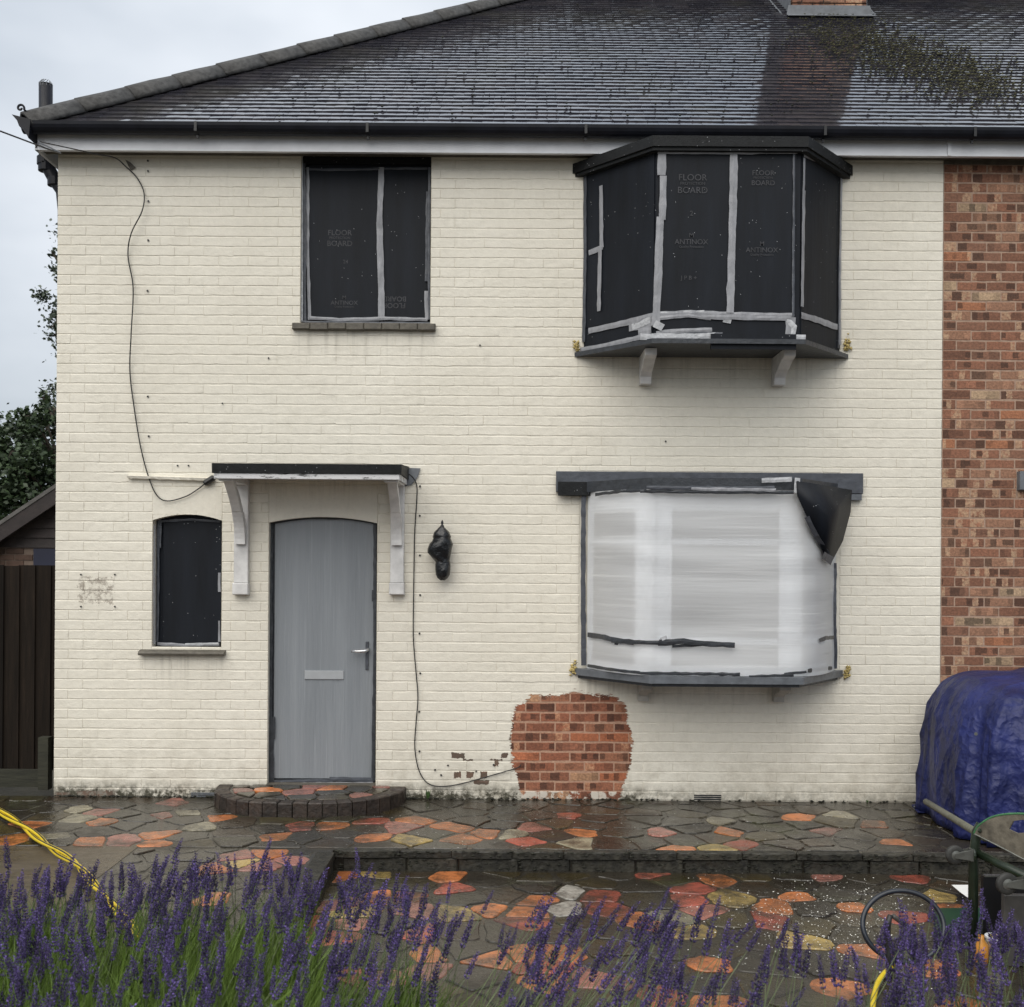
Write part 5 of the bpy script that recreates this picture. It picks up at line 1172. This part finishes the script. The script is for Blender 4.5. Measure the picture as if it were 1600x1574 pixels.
def weed(px, h, label, n=14):
    base = W(px, 1250, -.03); base.z = .0; mb = MB()
    for _ in range(n):
        a = ru(0,6.28); l = h*ru(.5,1); lean = ru(.1,.7); tip = base+Vector((math.cos(a)*l*lean, -abs(math.sin(a))*l*lean*.6, l)); mid = base.lerp(tip,.55); s_ = Vector((-math.sin(a), math.cos(a), 0))*h*.13
        mb.add([base, mid+s_, tip, mid-s_], [(0,1,2,3)])
    o = mb.build('weed', M['greenm']); tag(o, label, 'weed')
weed(668, .085, 'small green weed at the foot of the wall below the hanging cable'); weed(1355, .03, 'tiny weed at the foot of the wall left of the tarpaulin', 8)
mb = MB()
for _ in range(500):
    x = ru(HL, HR); 
    if abs(x-SX) < .7 and rnd() < .9: x = SX+random.choice((-1,1))*ru(.68,.8)
    if x > 1.0 and rnd() < .7: continue
    r = ru(.004,.012); mb.lump((x, ru(-.03,-.006), ru(.0,.012)), r*1.5, r, r*.8)
o = mb.build('wall_foot_moss', M['mossdark'], stuff=True); o['label'] = 'dark moss and dirt along the foot of the wall'; o['category'] = 'moss'

# ------------------------------------------------------------ lavender
def spike_mesh(h):
    mb = MB(); n_ = 12
    for i in range(n_):
        t_ = i/(n_-1); z = h*(.0 if i == 0 else .16+.84*(i-1)/(n_-2)); rr = .0086*(1-.62*t_**1.8)*(0.8 if i == 0 else 1); m_ = 6 if t_ < .8 else 4
        for k in range(m_):
            a = k*6.283/m_+i*.7+ru(-.3,.3); c = Vector((math.cos(a)*rr*.75, math.sin(a)*rr*.75, z+ru(-.002,.002))); d = Vector((math.cos(a)*.8, math.sin(a)*.8, 1.0)).normalized(); l = ru(.0068,.0105)*(1-.35*t_); s_ = Vector((-math.sin(a), math.cos(a), 0))*l*.42; u_ = d.cross(s_).normalized()*l*.38
            mb.add([c-d*l*.3, c+s_, c+u_, c-s_, c-u_, c+d*l], [(0,2,1),(0,3,2),(0,4,3),(0,1,4),(5,1,2),(5,2,3),(5,3,4),(5,4,1)])
            if rnd() < .3:
                e = c+d*l*.9; mb.add([e, e+s_*1.1+d*.002, e+d*.006, e-s_*1.1+d*.002], [(0,1,2,3)])
    me = bpy.data.meshes.new('flower_spike'); me.from_pydata([tuple(v) for v in mb.v], [], mb.f); me.materials.append(M['flower']); return me
SPK = [spike_mesh(ru(.085,.125)) for _ in range(8)]
LAV = [(-30,'leftmost lavender bush, upright purple spikes beside the concrete path'),(170,'lavender bush in front of the end of the yellow hose'),(370,'dense lavender bush in front of the paved path, right of the hose'),
       (560,'lavender bush leaning right, in front of the left end of the step'),(760,'sparse lavender bush in front of the red stones, tall single spikes'),(960,'lavender bush leaning hard right, below the white stones'),
       (1150,'lavender bush in front of the large orange stone'),(1340,'thin lavender bush left of the hose ring, over the scattered flakes'),(1520,'rightmost lavender bush, in front of the green trolley')]
#        px centre -> (back depth, lean x, foliage height, top height, count)
PAR = {-30:(4.2,.06,.56,.72,120),170:(4.2,.10,.56,.72,120),370:(4.25,.20,.55,.73,130),560:(4.15,.30,.44,.71,100),760:(4.0,.36,.36,.64,44),960:(3.95,.50,.38,.66,115),1150:(3.9,.32,.36,.64,58),1340:(3.75,.14,.34,.64,46),1520:(3.85,-.02,.40,.68,105)}
for pxc, lab in LAV:
    back, lean, fh, th, cnt = PAR[pxc]
    gz = .0 if pxc < 480 else LOW
    Dm = back-.62; cxw = (pxc-800)/F*Dm; root = thing('lavender', lab, 'lavender', (cxw, CAMY+Dm, gz+.012), 'lavender bushes along the front of the garden')
    st = MB(); fo = MB()
    for i in range(cnt):
        D = back-(rnd()**1.7)*1.35; px = pxc+ru(-112,112); xt = (px-800)/F*D; tt = (back-D)/1.35
        zt_ = th-.02-abs(random.gauss(0,.055))-.03*tt
        if rnd() < .12: zt_ += ru(.02,.09)
        tip = Vector((xt, CAMY+D, zt_)); ln_ = lean+random.gauss(0,.20); ly = random.gauss(0,.12); d = Vector((ln_, ly, 1)).normalized(); hgt = zt_-gz
        base = Vector((xt-ln_*hgt*.9+random.gauss(0,.04), CAMY+D-ly*hgt*.8, gz+.05)); me = random.choice(SPK); sc = ru(.7,1.25)
        a = tip-d*.10*sc; 
        o = bpy.data.objects.new('flower_spike', me); col.objects.link(o); o.parent = root; o.location = a-WL[root.name]; o.scale = (sc*ru(.9,1.2),)*2+(sc,); o.rotation_mode = 'QUATERNION'
        o.rotation_quaternion = d.to_track_quat('Z','Y')
        mid = base.lerp(a,.55)+Vector((ru(-.02,.02), ru(-.02,.02), .02)); st.tube([base, mid, a, a+d*.07*sc], [.0022,.0018,.0015,.001], 3, False)
    dens = 5200 if pxc < 480 else (2600 if pxc < 700 else (1300 if pxc < 860 else 1900))
    for i in range(dens):
        D = back-.05-rnd()*1.3; px = pxc+ru(-125,125); x = (px-800)/F*D; l = fh*ru(.45,1.12)-gz*.5; ln_ = lean*1.0+random.gauss(0,.22); ly = random.gauss(0,.2)
        b0 = Vector((x-ln_*l*.5, CAMY+D, gz+.02+(fh-gz)*ru(0,.35))); tip = b0+Vector((ln_*l, ly*l, l*ru(.6,.9))); tip.z = min(tip.z, fh*1.13)
        w = ru(.0012,.0026); s_ = Vector((w, ru(-w,w), 0)); m_ = b0.lerp(tip,.5)+Vector((ru(-.01,.01), ru(-.01,.01), .01))
        fo.add([b0-s_, b0+s_, m_+s_*1.1, tip, m_-s_*1.1], [(0,1,2,3,4)])
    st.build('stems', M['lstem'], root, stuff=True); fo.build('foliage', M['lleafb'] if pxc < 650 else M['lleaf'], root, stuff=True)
bpy.context.view_layer.update()
print('OBJECTS', len(bpy.data.objects), 'TRIS', sum(len(m.polygons)*2 for m in bpy.data.meshes))
